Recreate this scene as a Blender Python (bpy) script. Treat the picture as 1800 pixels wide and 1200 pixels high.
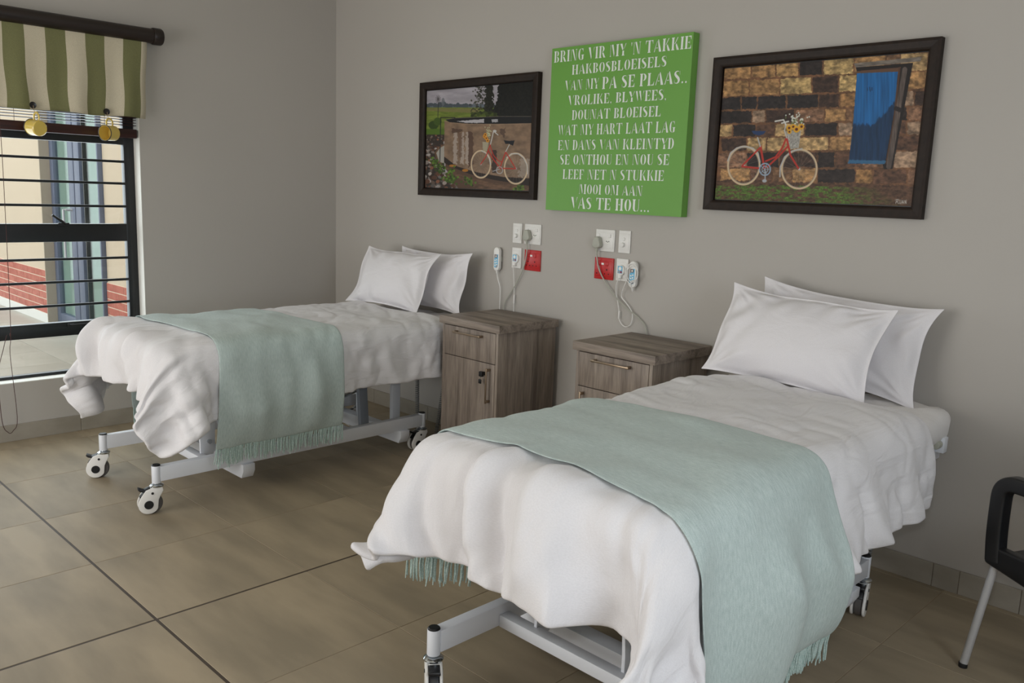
import bpy, bmesh, math, random
import numpy as np
from mathutils import Vector, Matrix
from mathutils.bvhtree import BVHTree

for o in list(bpy.data.objects):
    bpy.data.objects.remove(o)
S = bpy.context.scene
COL = S.collection

def lin(r, g, b):
    return tuple(((c / 255) / 12.92 if c / 255 <= .04045 else ((c / 255 + .055) / 1.055) ** 2.4) for c in (r, g, b)) + (1,)

# ------------------------------------------------------------------ camera
CAM = Vector((5.379, -3.5771, 1.5174))
yaw, pitch, roll, fpx = .7784, -.1722, .037, 1509.8
fwd = Vector((-math.sin(yaw) * math.cos(pitch), math.cos(yaw) * math.cos(pitch), math.sin(pitch)))
rt = Vector((math.cos(yaw), math.sin(yaw), 0)); up = rt.cross(fwd)
r2 = rt * math.cos(roll) + up * math.sin(roll); u2 = up * math.cos(roll) - rt * math.sin(roll)
cam = bpy.data.cameras.new('camera'); cam.sensor_width = 36; cam.lens = 36 * fpx / 1800
cam.clip_start = .05; cam.clip_end = 100
co = bpy.data.objects.new('camera', cam); COL.objects.link(co)
co.matrix_world = Matrix(((r2.x, u2.x, -fwd.x, CAM.x), (r2.y, u2.y, -fwd.y, CAM.y), (r2.z, u2.z, -fwd.z, CAM.z), (0, 0, 0, 1)))
S.camera = co

# ------------------------------------------------------------------ world, lights, exposure
W = bpy.data.worlds.new('sky'); S.world = W; W.use_nodes = True
bg = W.node_tree.nodes['Background']; bg.inputs[0].default_value = (.93, .97, 1, 1); bg.inputs[1].default_value = 2.1
S.view_settings.view_transform = 'Standard'; S.view_settings.look = 'None'
S.view_settings.exposure = 0; S.view_settings.gamma = 1; S.view_settings.use_curve_mapping = False
S.cycles.use_denoising = True
S.cycles.max_bounces = 10; S.cycles.diffuse_bounces = 6; S.cycles.transparent_max_bounces = 16

def area(name, loc, size, size_y, energy, color, direction, portal=False):
    l = bpy.data.lights.new(name, 'AREA'); l.shape = 'RECTANGLE'; l.size = size; l.size_y = size_y
    l.energy = energy; l.color = color
    o = bpy.data.objects.new(name, l); COL.objects.link(o); o.location = loc
    o.rotation_euler = Vector(direction).to_track_quat('-Z', 'Y').to_euler()
    if portal:
        l.cycles.is_portal = True
    return o
# assumed daylight at an assumed, unseen opening in the wall behind the photographer
area('assumed_daylight_front', (1.9, -5.42, 1.25), 2.9, 2.0, 50, (1, .955, .895), (0, 1, 0))
# daylight falling in through the visible side window
area('daylight_side', (-.24, -2.2, 1.25), 1.5, 1.7, 22, (.84, .92, 1), (1, 0, -.1))
# added cool fill light at an invented opening in the right-hand wall
area('added_fill_right', (6.62, -2.6, 1.5), 1.3, 1.3, 27, (.80, .90, 1), (-1, 0, 0))
# the photographer's on-camera flash
fl = bpy.data.lights.new('camera_flash', 'POINT'); fl.energy = 22.5; fl.shadow_soft_size = .03; fl.color = (.98, .985, 1)
fo = bpy.data.objects.new('camera_flash', fl); COL.objects.link(fo); fo.location = CAM + u2 * .13 + fwd * .02

# ------------------------------------------------------------------ helpers
ORG = {}

class MB:
    def __init__(s): s.v = []; s.f = []; s.m = []
    def add(s, v, f, m=0):
        n = len(s.v); s.v += [tuple(p) for p in v]; s.f += [tuple(i + n for i in q) for q in f]; s.m += [m] * len(f); return s
    def box(s, x0, x1, y0, y1, z0, z1, m=0):
        v = [(x, y, z) for z in (z0, z1) for y in (y0, y1) for x in (x0, x1)]
        return s.add(v, [(0, 2, 3, 1), (4, 5, 7, 6), (0, 1, 5, 4), (2, 6, 7, 3), (0, 4, 6, 2), (1, 3, 7, 5)], m)
    def cyl(s, a, b, r, r1=None, n=16, m=0):
        a = Vector(a); b = Vector(b); r1 = r if r1 is None else r1
        t = (b - a).normalized(); x = t.orthogonal().normalized(); y = t.cross(x)
        v = []
        for p, q in ((a, r), (b, r1)):
            v += [p + x * q * math.cos(2 * math.pi * k / n) + y * q * math.sin(2 * math.pi * k / n) for k in range(n)]
        f = [(k, (k + 1) % n, n + (k + 1) % n, n + k) for k in range(n)] + [tuple(range(n))[::-1], tuple(range(n, 2 * n))]
        return s.add(v, f, m)
    def tube(s, pts, r, n=8, closed=False, m=0):
        P = [Vector(p) for p in pts]; L = len(P); v = []; ref = None
        for i in range(L):
            if closed: t = P[(i + 1) % L] - P[i - 1]
            else: t = P[min(i + 1, L - 1)] - P[max(i - 1, 0)]
            t.normalize()
            ref = t.orthogonal().normalized() if ref is None else (ref - t * ref.dot(t)).normalized()
            b = t.cross(ref); q = r[i] if isinstance(r, (list, tuple)) else r
            v += [P[i] + ref * q * math.cos(2 * math.pi * k / n) + b * q * math.sin(2 * math.pi * k / n) for k in range(n)]
        f = []
        for i in range(L if closed else L - 1):
            j = (i + 1) % L
            f += [(i * n + k, i * n + (k + 1) % n, j * n + (k + 1) % n, j * n + k) for k in range(n)]
        if not closed: f += [tuple(range(n))[::-1], tuple(range((L - 1) * n, L * n))]
        return s.add(v, f, m)
    def lathe(s, prof, o, axis=(0, 0, 1), n=24, m=0):
        o = Vector(o); t = Vector(axis).normalized(); x = t.orthogonal().normalized(); y = t.cross(x); v = []; f = []
        for r, h in prof:
            v += [o + t * h + (x * math.cos(2 * math.pi * k / n) + y * math.sin(2 * math.pi * k / n)) * r for k in range(n)]
        for i in range(len(prof) - 1):
            f += [(i * n + k, i * n + (k + 1) % n, (i + 1) * n + (k + 1) % n, (i + 1) * n + k) for k in range(n)]
        if prof[0][0] > 1e-4: f.append(tuple(range(n))[::-1])
        if prof[-1][0] > 1e-4: f.append(tuple(range((len(prof) - 1) * n, len(prof) * n)))
        return s.add(v, f, m)
    def prism(s, poly, lo, hi, fn, m=0):
        # poly in (a,b); fn(a,b,c) -> xyz ; c from lo to hi
        n = len(poly)
        v = [fn(a, b, lo) for a, b in poly] + [fn(a, b, hi) for a, b in poly]
        f = [tuple(range(n)), tuple(range(n, 2 * n))[::-1]] + [(k, n + k, n + (k + 1) % n, (k + 1) % n) for k in range(n)]
        return s.add(v, f, m)
    def sweep(s, pts, sec, bn, closed=False, m=0):
        # section (a,b): a along in-plane normal, b along the constant binormal
        P = [Vector(p) for p in pts]; bn = Vector(bn).normalized(); L = len(P); n = len(sec); v = []
        for i in range(L):
            t = (P[(i + 1) % L] - P[i - 1]) if closed else (P[min(i + 1, L - 1)] - P[max(i - 1, 0)])
            t.normalize(); nn = bn.cross(t).normalized()
            v += [P[i] + nn * a + bn * b for a, b in sec]
        f = []
        for i in range(L if closed else L - 1):
            j = (i + 1) % L
            f += [(i * n + k, i * n + (k + 1) % n, j * n + (k + 1) % n, j * n + k) for k in range(n)]
        if not closed: f += [tuple(range(n))[::-1], tuple(range((L - 1) * n, L * n))]
        return s.add(v, f, m)
    def build(s, name, mat, parent=None, bevel=0, seg=2, smooth=True, local=False, ang=35):
        me = bpy.data.meshes.new(name)
        if parent is not None: org = Vector((0, 0, 0)) if local else ORG[parent.as_pointer()]
        elif local: org = Vector((0, 0, 0))
        else:
            A = np.array(s.v); org = Vector(((A[:, 0].min() + A[:, 0].max()) / 2, (A[:, 1].min() + A[:, 1].max()) / 2, A[:, 2].min()))
        me.from_pydata([tuple(Vector(p) - org) for p in s.v], [], s.f)
        mats = mat if isinstance(mat, (list, tuple)) else [mat]
        for mm in mats: me.materials.append(mm)
        me.polygons.foreach_set('material_index', s.m)
        bm = bmesh.new(); bm.from_mesh(me)
        bmesh.ops.recalc_face_normals(bm, faces=bm.faces)
        if bevel:
            ed = [e for e in bm.edges if len(e.link_faces) == 2 and e.calc_face_angle(0) > .5]
            bmesh.ops.bevel(bm, geom=ed, offset=bevel, segments=seg, profile=.5, affect='EDGES', clamp_overlap=True)
        bm.to_mesh(me); bm.free()
        if smooth: smooth_mesh(me, ang)
        o = bpy.data.objects.new(name, me); COL.objects.link(o)
        if parent is None: o.location = org; ORG[o.as_pointer()] = org
        else: o.parent = parent; ORG[o.as_pointer()] = org
        return o

def smooth_mesh(me, ang=35):
    me.polygons.foreach_set('use_smooth', [True] * len(me.polygons))
    me.set_sharp_from_angle(angle=math.radians(ang))

def tag(o, label=None, cat=None, group=None, kind=None):
    if label: o['label'] = label
    if cat: o['category'] = cat
    if group: o['group'] = group
    if kind: o['kind'] = kind
    return o

def root(name, loc, label=None, cat=None, group=None, kind=None):
    o = bpy.data.objects.new(name, None); COL.objects.link(o); o.location = loc; o.empty_display_size = .1
    ORG[o.as_pointer()] = Vector(loc)
    return tag(o, label, cat, group, kind)

def copy_tree(o, parent=None):
    c = o.copy(); COL.objects.link(c); c.parent = parent
    for ch in list(o.children): copy_tree(ch, c)
    return c

def box(name, mat, parent, x0, x1, y0, y1, z0, z1, bevel=0, **k):
    return MB().box(x0, x1, y0, y1, z0, z1).build(name, mat, parent, bevel=bevel, **k)

def bez(pts, n=8):
    # Catmull-Rom through the points
    P = [Vector(p) for p in pts]; out = []
    for i in range(len(P) - 1):
        a = P[max(i - 1, 0)]; b = P[i]; c = P[i + 1]; d = P[min(i + 2, len(P) - 1)]
        for k in range(n):
            t = k / n
            out.append(.5 * ((2 * b) + (c - a) * t + (2 * a - 5 * b + 4 * c - d) * t * t + (3 * b - a - 3 * c + d) * t ** 3))
    return out + [P[-1]]

# ------------------------------------------------------------------ materials
MATS = {}
def mat(name, col, rough=.5, metal=0, var=0, vscale=(6, 6, 6), bump=0, bscale=(60, 60, 60), spec=.5, detail=4, sheen=0, coat=0, col2=None, coords='Object', bdist=.01, rand=0):
    m = bpy.data.materials.new(name); m.use_nodes = True; nt = m.node_tree; N = nt.nodes; L = nt.links
    b = N['Principled BSDF']; b.inputs['Base Color'].default_value = col; b.inputs['Roughness'].default_value = rough
    b.inputs['Metallic'].default_value = metal; b.inputs['Specular IOR Level'].default_value = spec
    if sheen: b.inputs['Sheen Weight'].default_value = sheen
    if coat: b.inputs['Coat Weight'].default_value = coat
    tc = N.new('ShaderNodeTexCoord')
    def noise(scale, det):
        mp = N.new('ShaderNodeMapping'); mp.inputs['Scale'].default_value = scale
        L.new(tc.outputs[coords], mp.inputs['Vector'])
        if rand:
            oi = N.new('ShaderNodeObjectInfo'); va = N.new('ShaderNodeVectorMath'); va.operation = 'SCALE'
            cx = N.new('ShaderNodeCombineXYZ'); L.new(oi.outputs['Random'], cx.inputs[0]); L.new(oi.outputs['Random'], cx.inputs[1]); L.new(oi.outputs['Random'], cx.inputs[2])
            L.new(cx.outputs[0], va.inputs[0]); va.inputs['Scale'].default_value = rand
            L.new(va.outputs[0], mp.inputs['Location'])
        n = N.new('ShaderNodeTexNoise'); n.inputs['Scale'].default_value = 1; n.inputs['Detail'].default_value = det
        L.new(mp.outputs[0], n.inputs['Vector']); return n
    if var or col2:
        n = noise(vscale, detail); mx = N.new('ShaderNodeMix'); mx.data_type = 'RGBA'
        c2 = col2 or tuple(c * (1 - var) for c in col[:3]) + (1,)
        cr = N.new('ShaderNodeMapRange'); cr.inputs['From Min'].default_value = .32; cr.inputs['From Max'].default_value = .68
        L.new(n.outputs['Fac'], cr.inputs['Value']); L.new(cr.outputs[0], mx.inputs['Factor'])
        mx.inputs[6].default_value = col; mx.inputs[7].default_value = c2
        L.new(mx.outputs[2], b.inputs['Base Color'])
    if bump:
        n = noise(bscale, 3); bp = N.new('ShaderNodeBump'); bp.inputs['Strength'].default_value = bump; bp.inputs['Distance'].default_value = bdist
        L.new(n.outputs['Fac'], bp.inputs['Height']); L.new(bp.outputs[0], b.inputs['Normal'])
    MATS[name] = m
    return m

M_wall = mat('wall_paint', lin(178, 173, 166.5), .75, var=.03, vscale=(1.3, 1.3, 1.3), bump=.08, bscale=(220, 220, 220), coords='Object', bdist=.002)
M_reveal = mat('reveal_paint', lin(215, 213, 206), .7, bump=.05, bscale=(200, 200, 200), bdist=.002)
M_ceil = mat('ceiling_paint', lin(225, 222, 214), .8)
M_tile = mat('floor_tile', lin(164, 149, 125), .55, col2=lin(138, 126, 106), vscale=(2.0, 7.5, 3), detail=6, bump=.05, bscale=(90, 90, 90), bdist=.002, rand=37, spec=.4)
M_grout = mat('grout', lin(146, 128, 104), .85)
M_joint = mat('movement_joint', lin(66, 54, 42), .6)
M_skirt = mat('skirting_tile', lin(160, 153, 141), .5, col2=lin(142, 135, 123), vscale=(5, 5, 9), rand=17, detail=6)
M_black = mat('black_aluminium', lin(24, 26, 29), .38, spec=.5, var=.1)
M_brown = mat('dark_brown_wood', lin(38, 26, 21), .4, col2=lin(26, 18, 15), vscale=(60, 3, 60))
M_frame = mat('picture_frame_wood', lin(40, 29, 22), .5, col2=lin(31, 22, 17), vscale=(40, 40, 40), spec=.25)
M_mahog = mat('mahogany_blind', lin(58, 24, 20), .35, col2=lin(42, 18, 16), vscale=(80, 4, 80))
M_green = mat('fabric_green', lin(122, 122, 82), .9, col2=lin(108, 108, 72), vscale=(300, 300, 300), bump=.25, bscale=(500, 500, 500), bdist=.002)
M_cream = mat('fabric_cream', lin(204, 195, 172), .9, col2=lin(190, 180, 157), vscale=(300, 300, 300), bump=.25, bscale=(500, 500, 500), bdist=.002)
M_enamel = mat('yellow_enamel', lin(214, 186, 92), .25, coat=.4)
M_rimblack = mat('mug_rim_black', lin(28, 24, 24), .3)
M_thread = mat('thread', lin(150, 130, 105), .9)
M_cord = mat('blind_cord', lin(70, 42, 40), .8)
M_lime = mat('lime_green_lacquer', lin(104, 160, 66), .45, var=.03, vscale=(4, 4, 4))
M_white = mat('white_board', lin(232, 234, 232), .6)
M_plastic = mat('white_plastic', lin(228, 226, 222), .32, var=.02)
M_plasticg = mat('grey_plastic', lin(172, 172, 160), .45, var=.04)
M_red = mat('red_plastic', lin(186, 22, 24), .35, var=.05)
M_dark = mat('black_plastic', lin(22, 22, 24), .4, var=.1)
M_slot = mat('socket_hole', lin(18, 14, 14), .8)
M_blue = mat('label_blue', lin(104, 178, 214), .4)
M_lcd = mat('label_brown', lin(92, 66, 48), .4)
M_lred = mat('label_red', lin(150, 28, 36), .4)
M_lwhite = mat('label_white', lin(232, 232, 226), .4)
M_lgrey = mat('label_grey', lin(158, 150, 150), .4)
M_bedmetal = mat('powder_coat', lin(222, 225, 231), .35, var=.03)
M_bedgrey = mat('grey_steel', lin(132, 138, 146), .4, var=.05)
M_chrome = mat('chrome', lin(200, 205, 208), .14, metal=1)
M_tire = mat('grey_tyre', lin(82, 78, 76), .6)
M_coil = mat('coil_cable', lin(118, 120, 120), .5)
M_nickel = mat('brushed_bronze', lin(150, 132, 112), .32, metal=.8)
M_alu = mat('aluminium', lin(200, 200, 202), .4, metal=.45)
M_plaster = mat('cream_plaster', lin(206, 188, 164), .85, var=.04, vscale=(1, 1, 1))
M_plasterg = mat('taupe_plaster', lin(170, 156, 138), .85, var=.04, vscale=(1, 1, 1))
M_brick = mat('red_brick', lin(190, 112, 94), .85, col2=lin(168, 88, 72), vscale=(9, 9, 14), rand=23)
M_mortar = mat('mortar', lin(222, 200, 178), .9)
M_doorfr = mat('blue_grey_aluminium', lin(92, 100, 122), .45)
M_doorfr2 = mat('grey_door_curtain', lin(158, 174, 168), .9)
M_patio = mat('patio_tile', lin(178, 172, 160), .5, col2=lin(160, 154, 142), vscale=(2, 2, 2), rand=11)
M_strip = mat('white_strip', lin(226, 224, 218), .5)

def wood(name, scale, c1, c2, c3):
    m = bpy.data.materials.new(name); m.use_nodes = True; nt = m.node_tree; N = nt.nodes; L = nt.links
    b = N['Principled BSDF']; b.inputs['Roughness'].default_value = .5; b.inputs['Specular IOR Level'].default_value = .35
    tc = N.new('ShaderNodeTexCoord'); mp = N.new('ShaderNodeMapping'); mp.inputs['Scale'].default_value = scale
    L.new(tc.outputs['Object'], mp.inputs[0])
    n1 = N.new('ShaderNodeTexNoise'); n1.inputs['Scale'].default_value = 1; n1.inputs['Detail'].default_value = 8; n1.inputs['Distortion'].default_value = .6
    L.new(mp.outputs[0], n1.inputs['Vector'])
    cr = N.new('ShaderNodeValToRGB'); e = cr.color_ramp.elements
    e[0].position = .3; e[0].color = c1; e[1].position = .72; e[1].color = c3
    k = e.new(.5); k.color = c2
    L.new(n1.outputs['Fac'], cr.inputs[0])
    mp2 = N.new('ShaderNodeMapping'); mp2.inputs['Scale'].default_value = tuple(q * 7 for q in scale)
    L.new(tc.outputs['Object'], mp2.inputs[0])
    n2 = N.new('ShaderNodeTexNoise'); n2.inputs['Scale'].default_value = 1; n2.inputs['Detail'].default_value = 3
    L.new(mp2.outputs[0], n2.inputs['Vector'])
    mx = N.new('ShaderNodeMix'); mx.data_type = 'RGBA'; mx.blend_type = 'MULTIPLY'; mx.inputs[0].default_value = .5
    cr2 = N.new('ShaderNodeValToRGB'); cr2.color_ramp.elements[0].position = .35; cr2.color_ramp.elements[0].color = (.55, .55, .55, 1); cr2.color_ramp.elements[1].position = .6
    L.new(n2.outputs['Fac'], cr2.inputs[0]); L.new(cr.outputs[0], mx.inputs[6]); L.new(cr2.outputs[0], mx.inputs[7])
    L.new(mx.outputs[2], b.inputs['Base Color'])
    bp = N.new('ShaderNodeBump'); bp.inputs['Strength'].default_value = .12; bp.inputs['Distance'].default_value = .002
    L.new(n2.outputs['Fac'], bp.inputs['Height']); L.new(bp.outputs[0], b.inputs['Normal'])
    return m
WC = (lin(102, 91, 82), lin(140, 127, 116), lin(160, 147, 134))
M_woodv = wood('oak_vertical', (22, 22, 1.6), *WC)
M_woodh = wood('oak_horizontal', (1.6, 20, 22), *WC)

def cloth_mat(name, col, col2, wr, ws, weave, rough=.9, mix=.35, rib=None):
    # woven cloth: fine weave plus stretched soft creases in the relief
    m = bpy.data.materials.new(name); m.use_nodes = True; nt = m.node_tree; N = nt.nodes; L = nt.links
    b = N['Principled BSDF']; b.inputs['Roughness'].default_value = rough; b.inputs['Specular IOR Level'].default_value = .2
    b.inputs['Sheen Weight'].default_value = .15
    tc = N.new('ShaderNodeTexCoord')
    def nz(sc, det, dis=0):
        mp = N.new('ShaderNodeMapping'); mp.inputs['Scale'].default_value = sc; L.new(tc.outputs['UV'], mp.inputs[0])
        n = N.new('ShaderNodeTexNoise'); n.inputs['Scale'].default_value = 1; n.inputs['Detail'].default_value = det; n.inputs['Distortion'].default_value = dis
        L.new(mp.outputs[0], n.inputs['Vector']); return n
    f = nz(weave if isinstance(weave, tuple) else (weave, weave, weave), 2); c = nz(ws, 3, .8)
    mx = N.new('ShaderNodeMix'); mx.data_type = 'RGBA'; mx.inputs[6].default_value = col; mx.inputs[7].default_value = col2
    mr = N.new('ShaderNodeMapRange'); mr.inputs['From Min'].default_value = .5 - mix / 2; mr.inputs['From Max'].default_value = .5 + mix / 2
    if rib:     # broader melange of the yarn
        g = nz(rib, 3); ma = N.new('ShaderNodeMath'); ma.operation = 'MULTIPLY_ADD'; ma.inputs[1].default_value = .45
        L.new(g.outputs['Fac'], ma.inputs[0]); ms_ = N.new('ShaderNodeMath'); ms_.operation = 'MULTIPLY'; ms_.inputs[1].default_value = .55
        L.new(f.outputs['Fac'], ms_.inputs[0]); L.new(ms_.outputs[0], ma.inputs[2]); src = ma.outputs[0]
    else: src = f.outputs['Fac']
    L.new(src, mr.inputs[0]); L.new(mr.outputs[0], mx.inputs[0]); L.new(mx.outputs[2], b.inputs['Base Color'])
    b1 = N.new('ShaderNodeBump'); b1.inputs['Strength'].default_value = wr; b1.inputs['Distance'].default_value = .012
    L.new(c.outputs['Fac'], b1.inputs['Height'])
    b2 = N.new('ShaderNodeBump'); b2.inputs['Strength'].default_value = .35; b2.inputs['Distance'].default_value = .0015
    L.new(f.outputs['Fac'], b2.inputs['Height']); L.new(b1.outputs[0], b2.inputs['Normal']); L.new(b2.outputs[0], b.inputs['Normal'])
    return m
M_duvet = cloth_mat('white_cotton', lin(221, 219, 221), lin(226, 224, 226), .85, (15, 4.5, 1), 260)
M_pillow = cloth_mat('white_pillowcase', lin(222, 219, 221), lin(226, 223, 226), .45, (6, 10, 1), 260)
M_throw = cloth_mat('seafoam_knit', lin(154, 173, 170), lin(208, 219, 216), .2, (8, 6, 1), (560, 430, 1), mix=.45, rib=(46, 190, 1))
M_sheet = cloth_mat('white_sheet', lin(222, 219, 217), lin(226, 223, 222), .6, (9, 5, 1), 240)

def glass_mat(name, tint, gl):
    m = bpy.data.materials.new(name); m.use_nodes = True; nt = m.node_tree; N = nt.nodes; L = nt.links
    N.remove(N['Principled BSDF']); out = N['Material Output']
    t = N.new('ShaderNodeBsdfTransparent'); t.inputs[0].default_value = tint
    g = N.new('ShaderNodeBsdfGlossy'); g.inputs['Roughness'].default_value = .02
    x = N.new('ShaderNodeMixShader'); x.inputs[0].default_value = gl
    L.new(t.outputs[0], x.inputs[1]); L.new(g.outputs[0], x.inputs[2]); L.new(x.outputs[0], out.inputs[0])
    return m
M_glass = glass_mat('window_glass', (.96, .98, .97, 1), .04)
M_dglass = glass_mat('door_glass', (.90, .95, .93, 1), .12)

# ------------------------------------------------------------------ room shell
RX, RY, RZ = 6.6, -5.4, 3.0
T = .6; GX, GY = 2.562, -2.440
WY0, WY1, WZ0, WZ1 = -2.95, -1.40, .335, 2.22
m = MB()
m.box(-.2, 0, RY, WY0, 0, RZ); m.box(-.2, 0, WY1, .2, 0, RZ); m.box(-.2, 0, WY0, WY1, 0, WZ0); m.box(-.2, 0, WY0, WY1, WZ1, RZ)
wl = tag(m.build('wall_left', M_wall, smooth=False), 'grey-beige painted wall with the barred window', None, kind='structure')
rv = MB()
rv.box(-.199, .001, WY1 - .004, WY1, WZ0, WZ1); rv.box(-.199, .001, WY0, WY0 + .004, WZ0, WZ1); rv.box(-.199, .002, WY0, WY1, WZ0, WZ0 + .005)
rv.build('window_reveal', M_reveal, wl, smooth=False)
tag(box('wall_back', M_wall, None, 0, RX, 0, .2, 0, RZ, smooth=False), 'grey-beige painted wall behind the beds', kind='structure')
m = MB()
m.box(RX, RX + .2, RY, -3.3, 0, RZ); m.box(RX, RX + .2, -1.9, .2, 0, RZ); m.box(RX, RX + .2, -3.3, -1.9, 0, .8); m.box(RX, RX + .2, -3.3, -1.9, 2.2, RZ)  # the unseen opening is made up for the added fill light
tag(m.build('wall_right', M_wall, smooth=False), 'painted side wall beyond the chair', kind='structure')
m = MB()
m.box(0, .4, RY - .2, RY, 0, RZ); m.box(3.4, RX, RY - .2, RY, 0, RZ); m.box(.4, 3.4, RY - .2, RY, 2.3, RZ); m.box(.4, 3.4, RY - .2, RY, 0, .2)  # unseen opening without glass, assumed, cut to hold the front light
tag(m.build('wall_front', M_wall, smooth=False), 'painted wall with an assumed large opening behind the viewer', kind='structure')
tag(box('ceiling', M_ceil, None, -.2, RX + .2, RY - .2, .2, RZ, RZ + .1, smooth=False), 'plain painted ceiling', kind='structure')

fl_base = tag(box('floor', M_grout, None, 0, RX, RY, 0, -.06, -.0016, smooth=False), 'beige-grey tiled floor with two dark movement joints', kind='structure')
def seq(lo, hi, g):
    k0 = math.floor((lo - g) / T); a = [lo]
    k = k0 + 1
    while g + k * T < hi - .004:
        if g + k * T > lo + .004: a.append(g + k * T)
        k += 1
    return a + [hi]
tile_cache = {}
def tile(parent, mt, x0, x1, y0, y1, ztop, th, bev=.0015):
    key = (round(x1 - x0, 3), round(y1 - y0, 3), mt.name, th)
    if key not in tile_cache:
        hx, hy = (x1 - x0) / 2, (y1 - y0) / 2
        o = MB().box(-hx, hx, -hy, hy, -th, 0).build('tile', mt, parent, bevel=bev, seg=1, local=True, smooth=False)
        tile_cache[key] = o.data
    else:
        o = bpy.data.objects.new('tile', tile_cache[key]); COL.objects.link(o); o.parent = parent
    o.location = Vector(((x0 + x1) / 2, (y0 + y1) / 2, ztop)) - ORG[parent.as_pointer()]
    return o
xs = seq(0, RX, GX); ys = seq(RY, 0, GY)
for i in range(len(xs) - 1):
    for j in range(len(ys) - 1):
        g0 = .0055 if abs(xs[i] - GX) < .01 else .0012; g1 = .0055 if abs(xs[i + 1] - GX) < .01 else .0012
        h0 = .0055 if abs(ys[j] - GY) < .01 else .0012; h1 = .0055 if abs(ys[j + 1] - GY) < .01 else .0012
        tile(fl_base, M_tile, xs[i] + g0, xs[i + 1] - g1, ys[j] + h0, ys[j + 1] - h1, 0, .012, .001)
MB().box(GX - .0055, GX + .0055, RY, 0, -.01, -.0012).build('joint_strip', M_joint, fl_base, smooth=False)
MB().box(0, GX - .0056, GY - .0055, GY + .0055, -.01, -.0012).box(GX + .0056, RX, GY - .0055, GY + .0055, -.01, -.0012).build('joint_strip', M_joint, fl_base, smooth=False)

SK = .097
bl = tag(box('baseboard_left', M_grout, None, 0, .006, RY, 0, 0, SK - .002, smooth=False), 'tiled skirting under the window', kind='structure')
for y in np.arange(0, -5.4, -.6):
    a = y - 0.018; b = max(y - .618, RY)
    MB().box(.0005, .011, b + .001, min(a, -.012) - .001, 0, SK).build('skirting_tile', M_skirt, bl, bevel=.0015, seg=1, smooth=False)
bb = tag(box('baseboard_back', M_grout, None, .011, RX, -.006, 0, 0, SK - .002, smooth=False), 'tiled skirting along the back wall', kind='structure')
jx = [.012, .5, 1.1, 1.7, 2.3, 2.9, 3.5, 3.72, 4.31, 4.41, 4.63, 4.75, 5.35, 5.95, RX]
for a, b in zip(jx[:-1], jx[1:]):
    MB().box(a + .001, b - .001, -.011, -.0005, 0, SK).build('skirting_tile', M_skirt, bb, bevel=.0015, seg=1, smooth=False)

# ------------------------------------------------------------------ window_1
w = root('window_1', (-.1, -2.17, WZ0), 'black barred casement window in the left wall', None, kind='structure')
FX0, FX1 = -.13, -.085
YR = -1.402; YS = -1.466
box('stile', M_black, w, FX0, FX1, YS, YR, WZ0 + .02, WZ1, .003)
box('stile', M_black, w, FX0, FX1, WY0 + .002, WY0 + .066, WZ0 + .02, WZ1, .003)
for n, z0, z1 in (('bottom_rail', WZ0 + .006, .358), ('transom', .571, .653), ('transom', 1.131, 1.237), ('transom', 1.713, 1.80), ('top_rail', WZ1 - .06, WZ1)):
    box(n, M_black, w, FX0 + .002, FX1 + (.004 if n == 'transom' else 0), WY0 + .066, YS, z0, z1, .003)
box('casement_bead', M_black, w, FX1, FX1 + .006, YS - .002, YS + .03, .66, 1.70, .002)
for z in (.756, .895, 1.03, 1.343, 1.481, 1.612):
    box('burglar_bar', M_black, w, FX1 - .002, FX1 + .010, WY0 + .05, YS + .004, z - .0075, z + .0075, .002)
for z0, z1 in ((.357, .572), (.652, 1.132), (1.236, 1.714), (1.79, WZ1 - .055)):
    box('pane', M_glass, w, -.112, -.108, WY0 + .06, YS + .004, z0, z1)
h = MB(); h.box(FX1, FX1 + .012, -1.86, -1.80, 1.225, 1.243); h.tube([(FX1 + .014, -1.825, 1.238), (FX1 + .03, -1.845, 1.252), (FX1 + .04, -1.9, 1.29)], [.009, .008, .006], 8)
h.build('handle', M_dark, w)
h = MB(); h.box(FX1, FX1 + .012, -1.84, -1.80, .628, .644); h.box(FX1 + .008, FX1 + .02, -1.83, -1.72, .63, .64)
h.build('handle', M_dark, w, bevel=.002)

# ------------------------------------------------------------------ courtyard outside
pt = tag(box('patio', M_grout, None, -8.2, -.2, -6.5, .6, -.09, -.006, smooth=False), 'pale tiled patio outside the window', kind='structure')
for i in range(10):
    for j in range(6):
        x0 = -6.9 + i * .6; y0 = -4.22 + j * .6
        tile(pt, M_patio, x0 + .002, x0 + .598, y0 + .002, y0 + .598, 0, .01, .001)
def brick_wall(name, x0, x1, yf, lab, zt=3.3):
    wb = tag(box(name, M_plaster, None, x0, x1, yf + .001, yf + .25, 0, zt, smooth=False), lab, kind='structure')
    box('mortar_bed', M_mortar, wb, x0, x1, yf - .006, yf + .002, .1, .553, smooth=False)
    box('plinth', M_strip, wb, x0, x1, yf - .012, yf, 0, .1, .002, smooth=False)
    bh = (.553 - .1) / 6; cache = {}
    for r in range(6):
        x = x1 - (.0 if r % 2 == 0 else .12)
        if r % 2: segs = [(x1 - .115, x1)]
        else: segs = []
        while x > x0 + .03:
            segs.append((max(x - .232, x0), x)); x -= .24
        for a, b in segs:
            k = round(b - a, 3)
            if k not in cache:
                o = MB().box(-k / 2, k / 2, -.009, .004, .0045, bh - .0045).build('brick', M_brick, wb, bevel=.002, seg=1, local=True, smooth=False); cache[k] = o.data
            else:
                o = bpy.data.objects.new('brick', cache[k]); COL.objects.link(o); o.parent = wb
            o.location = Vector(((a + b) / 2, yf, .1 + r * bh)) - ORG[wb.as_pointer()]
    return wb
a = brick_wall('wall_courtyard', -8.0, -4.2, -.70, 'cream plastered courtyard wall with red brick base left of the glass door')
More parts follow.
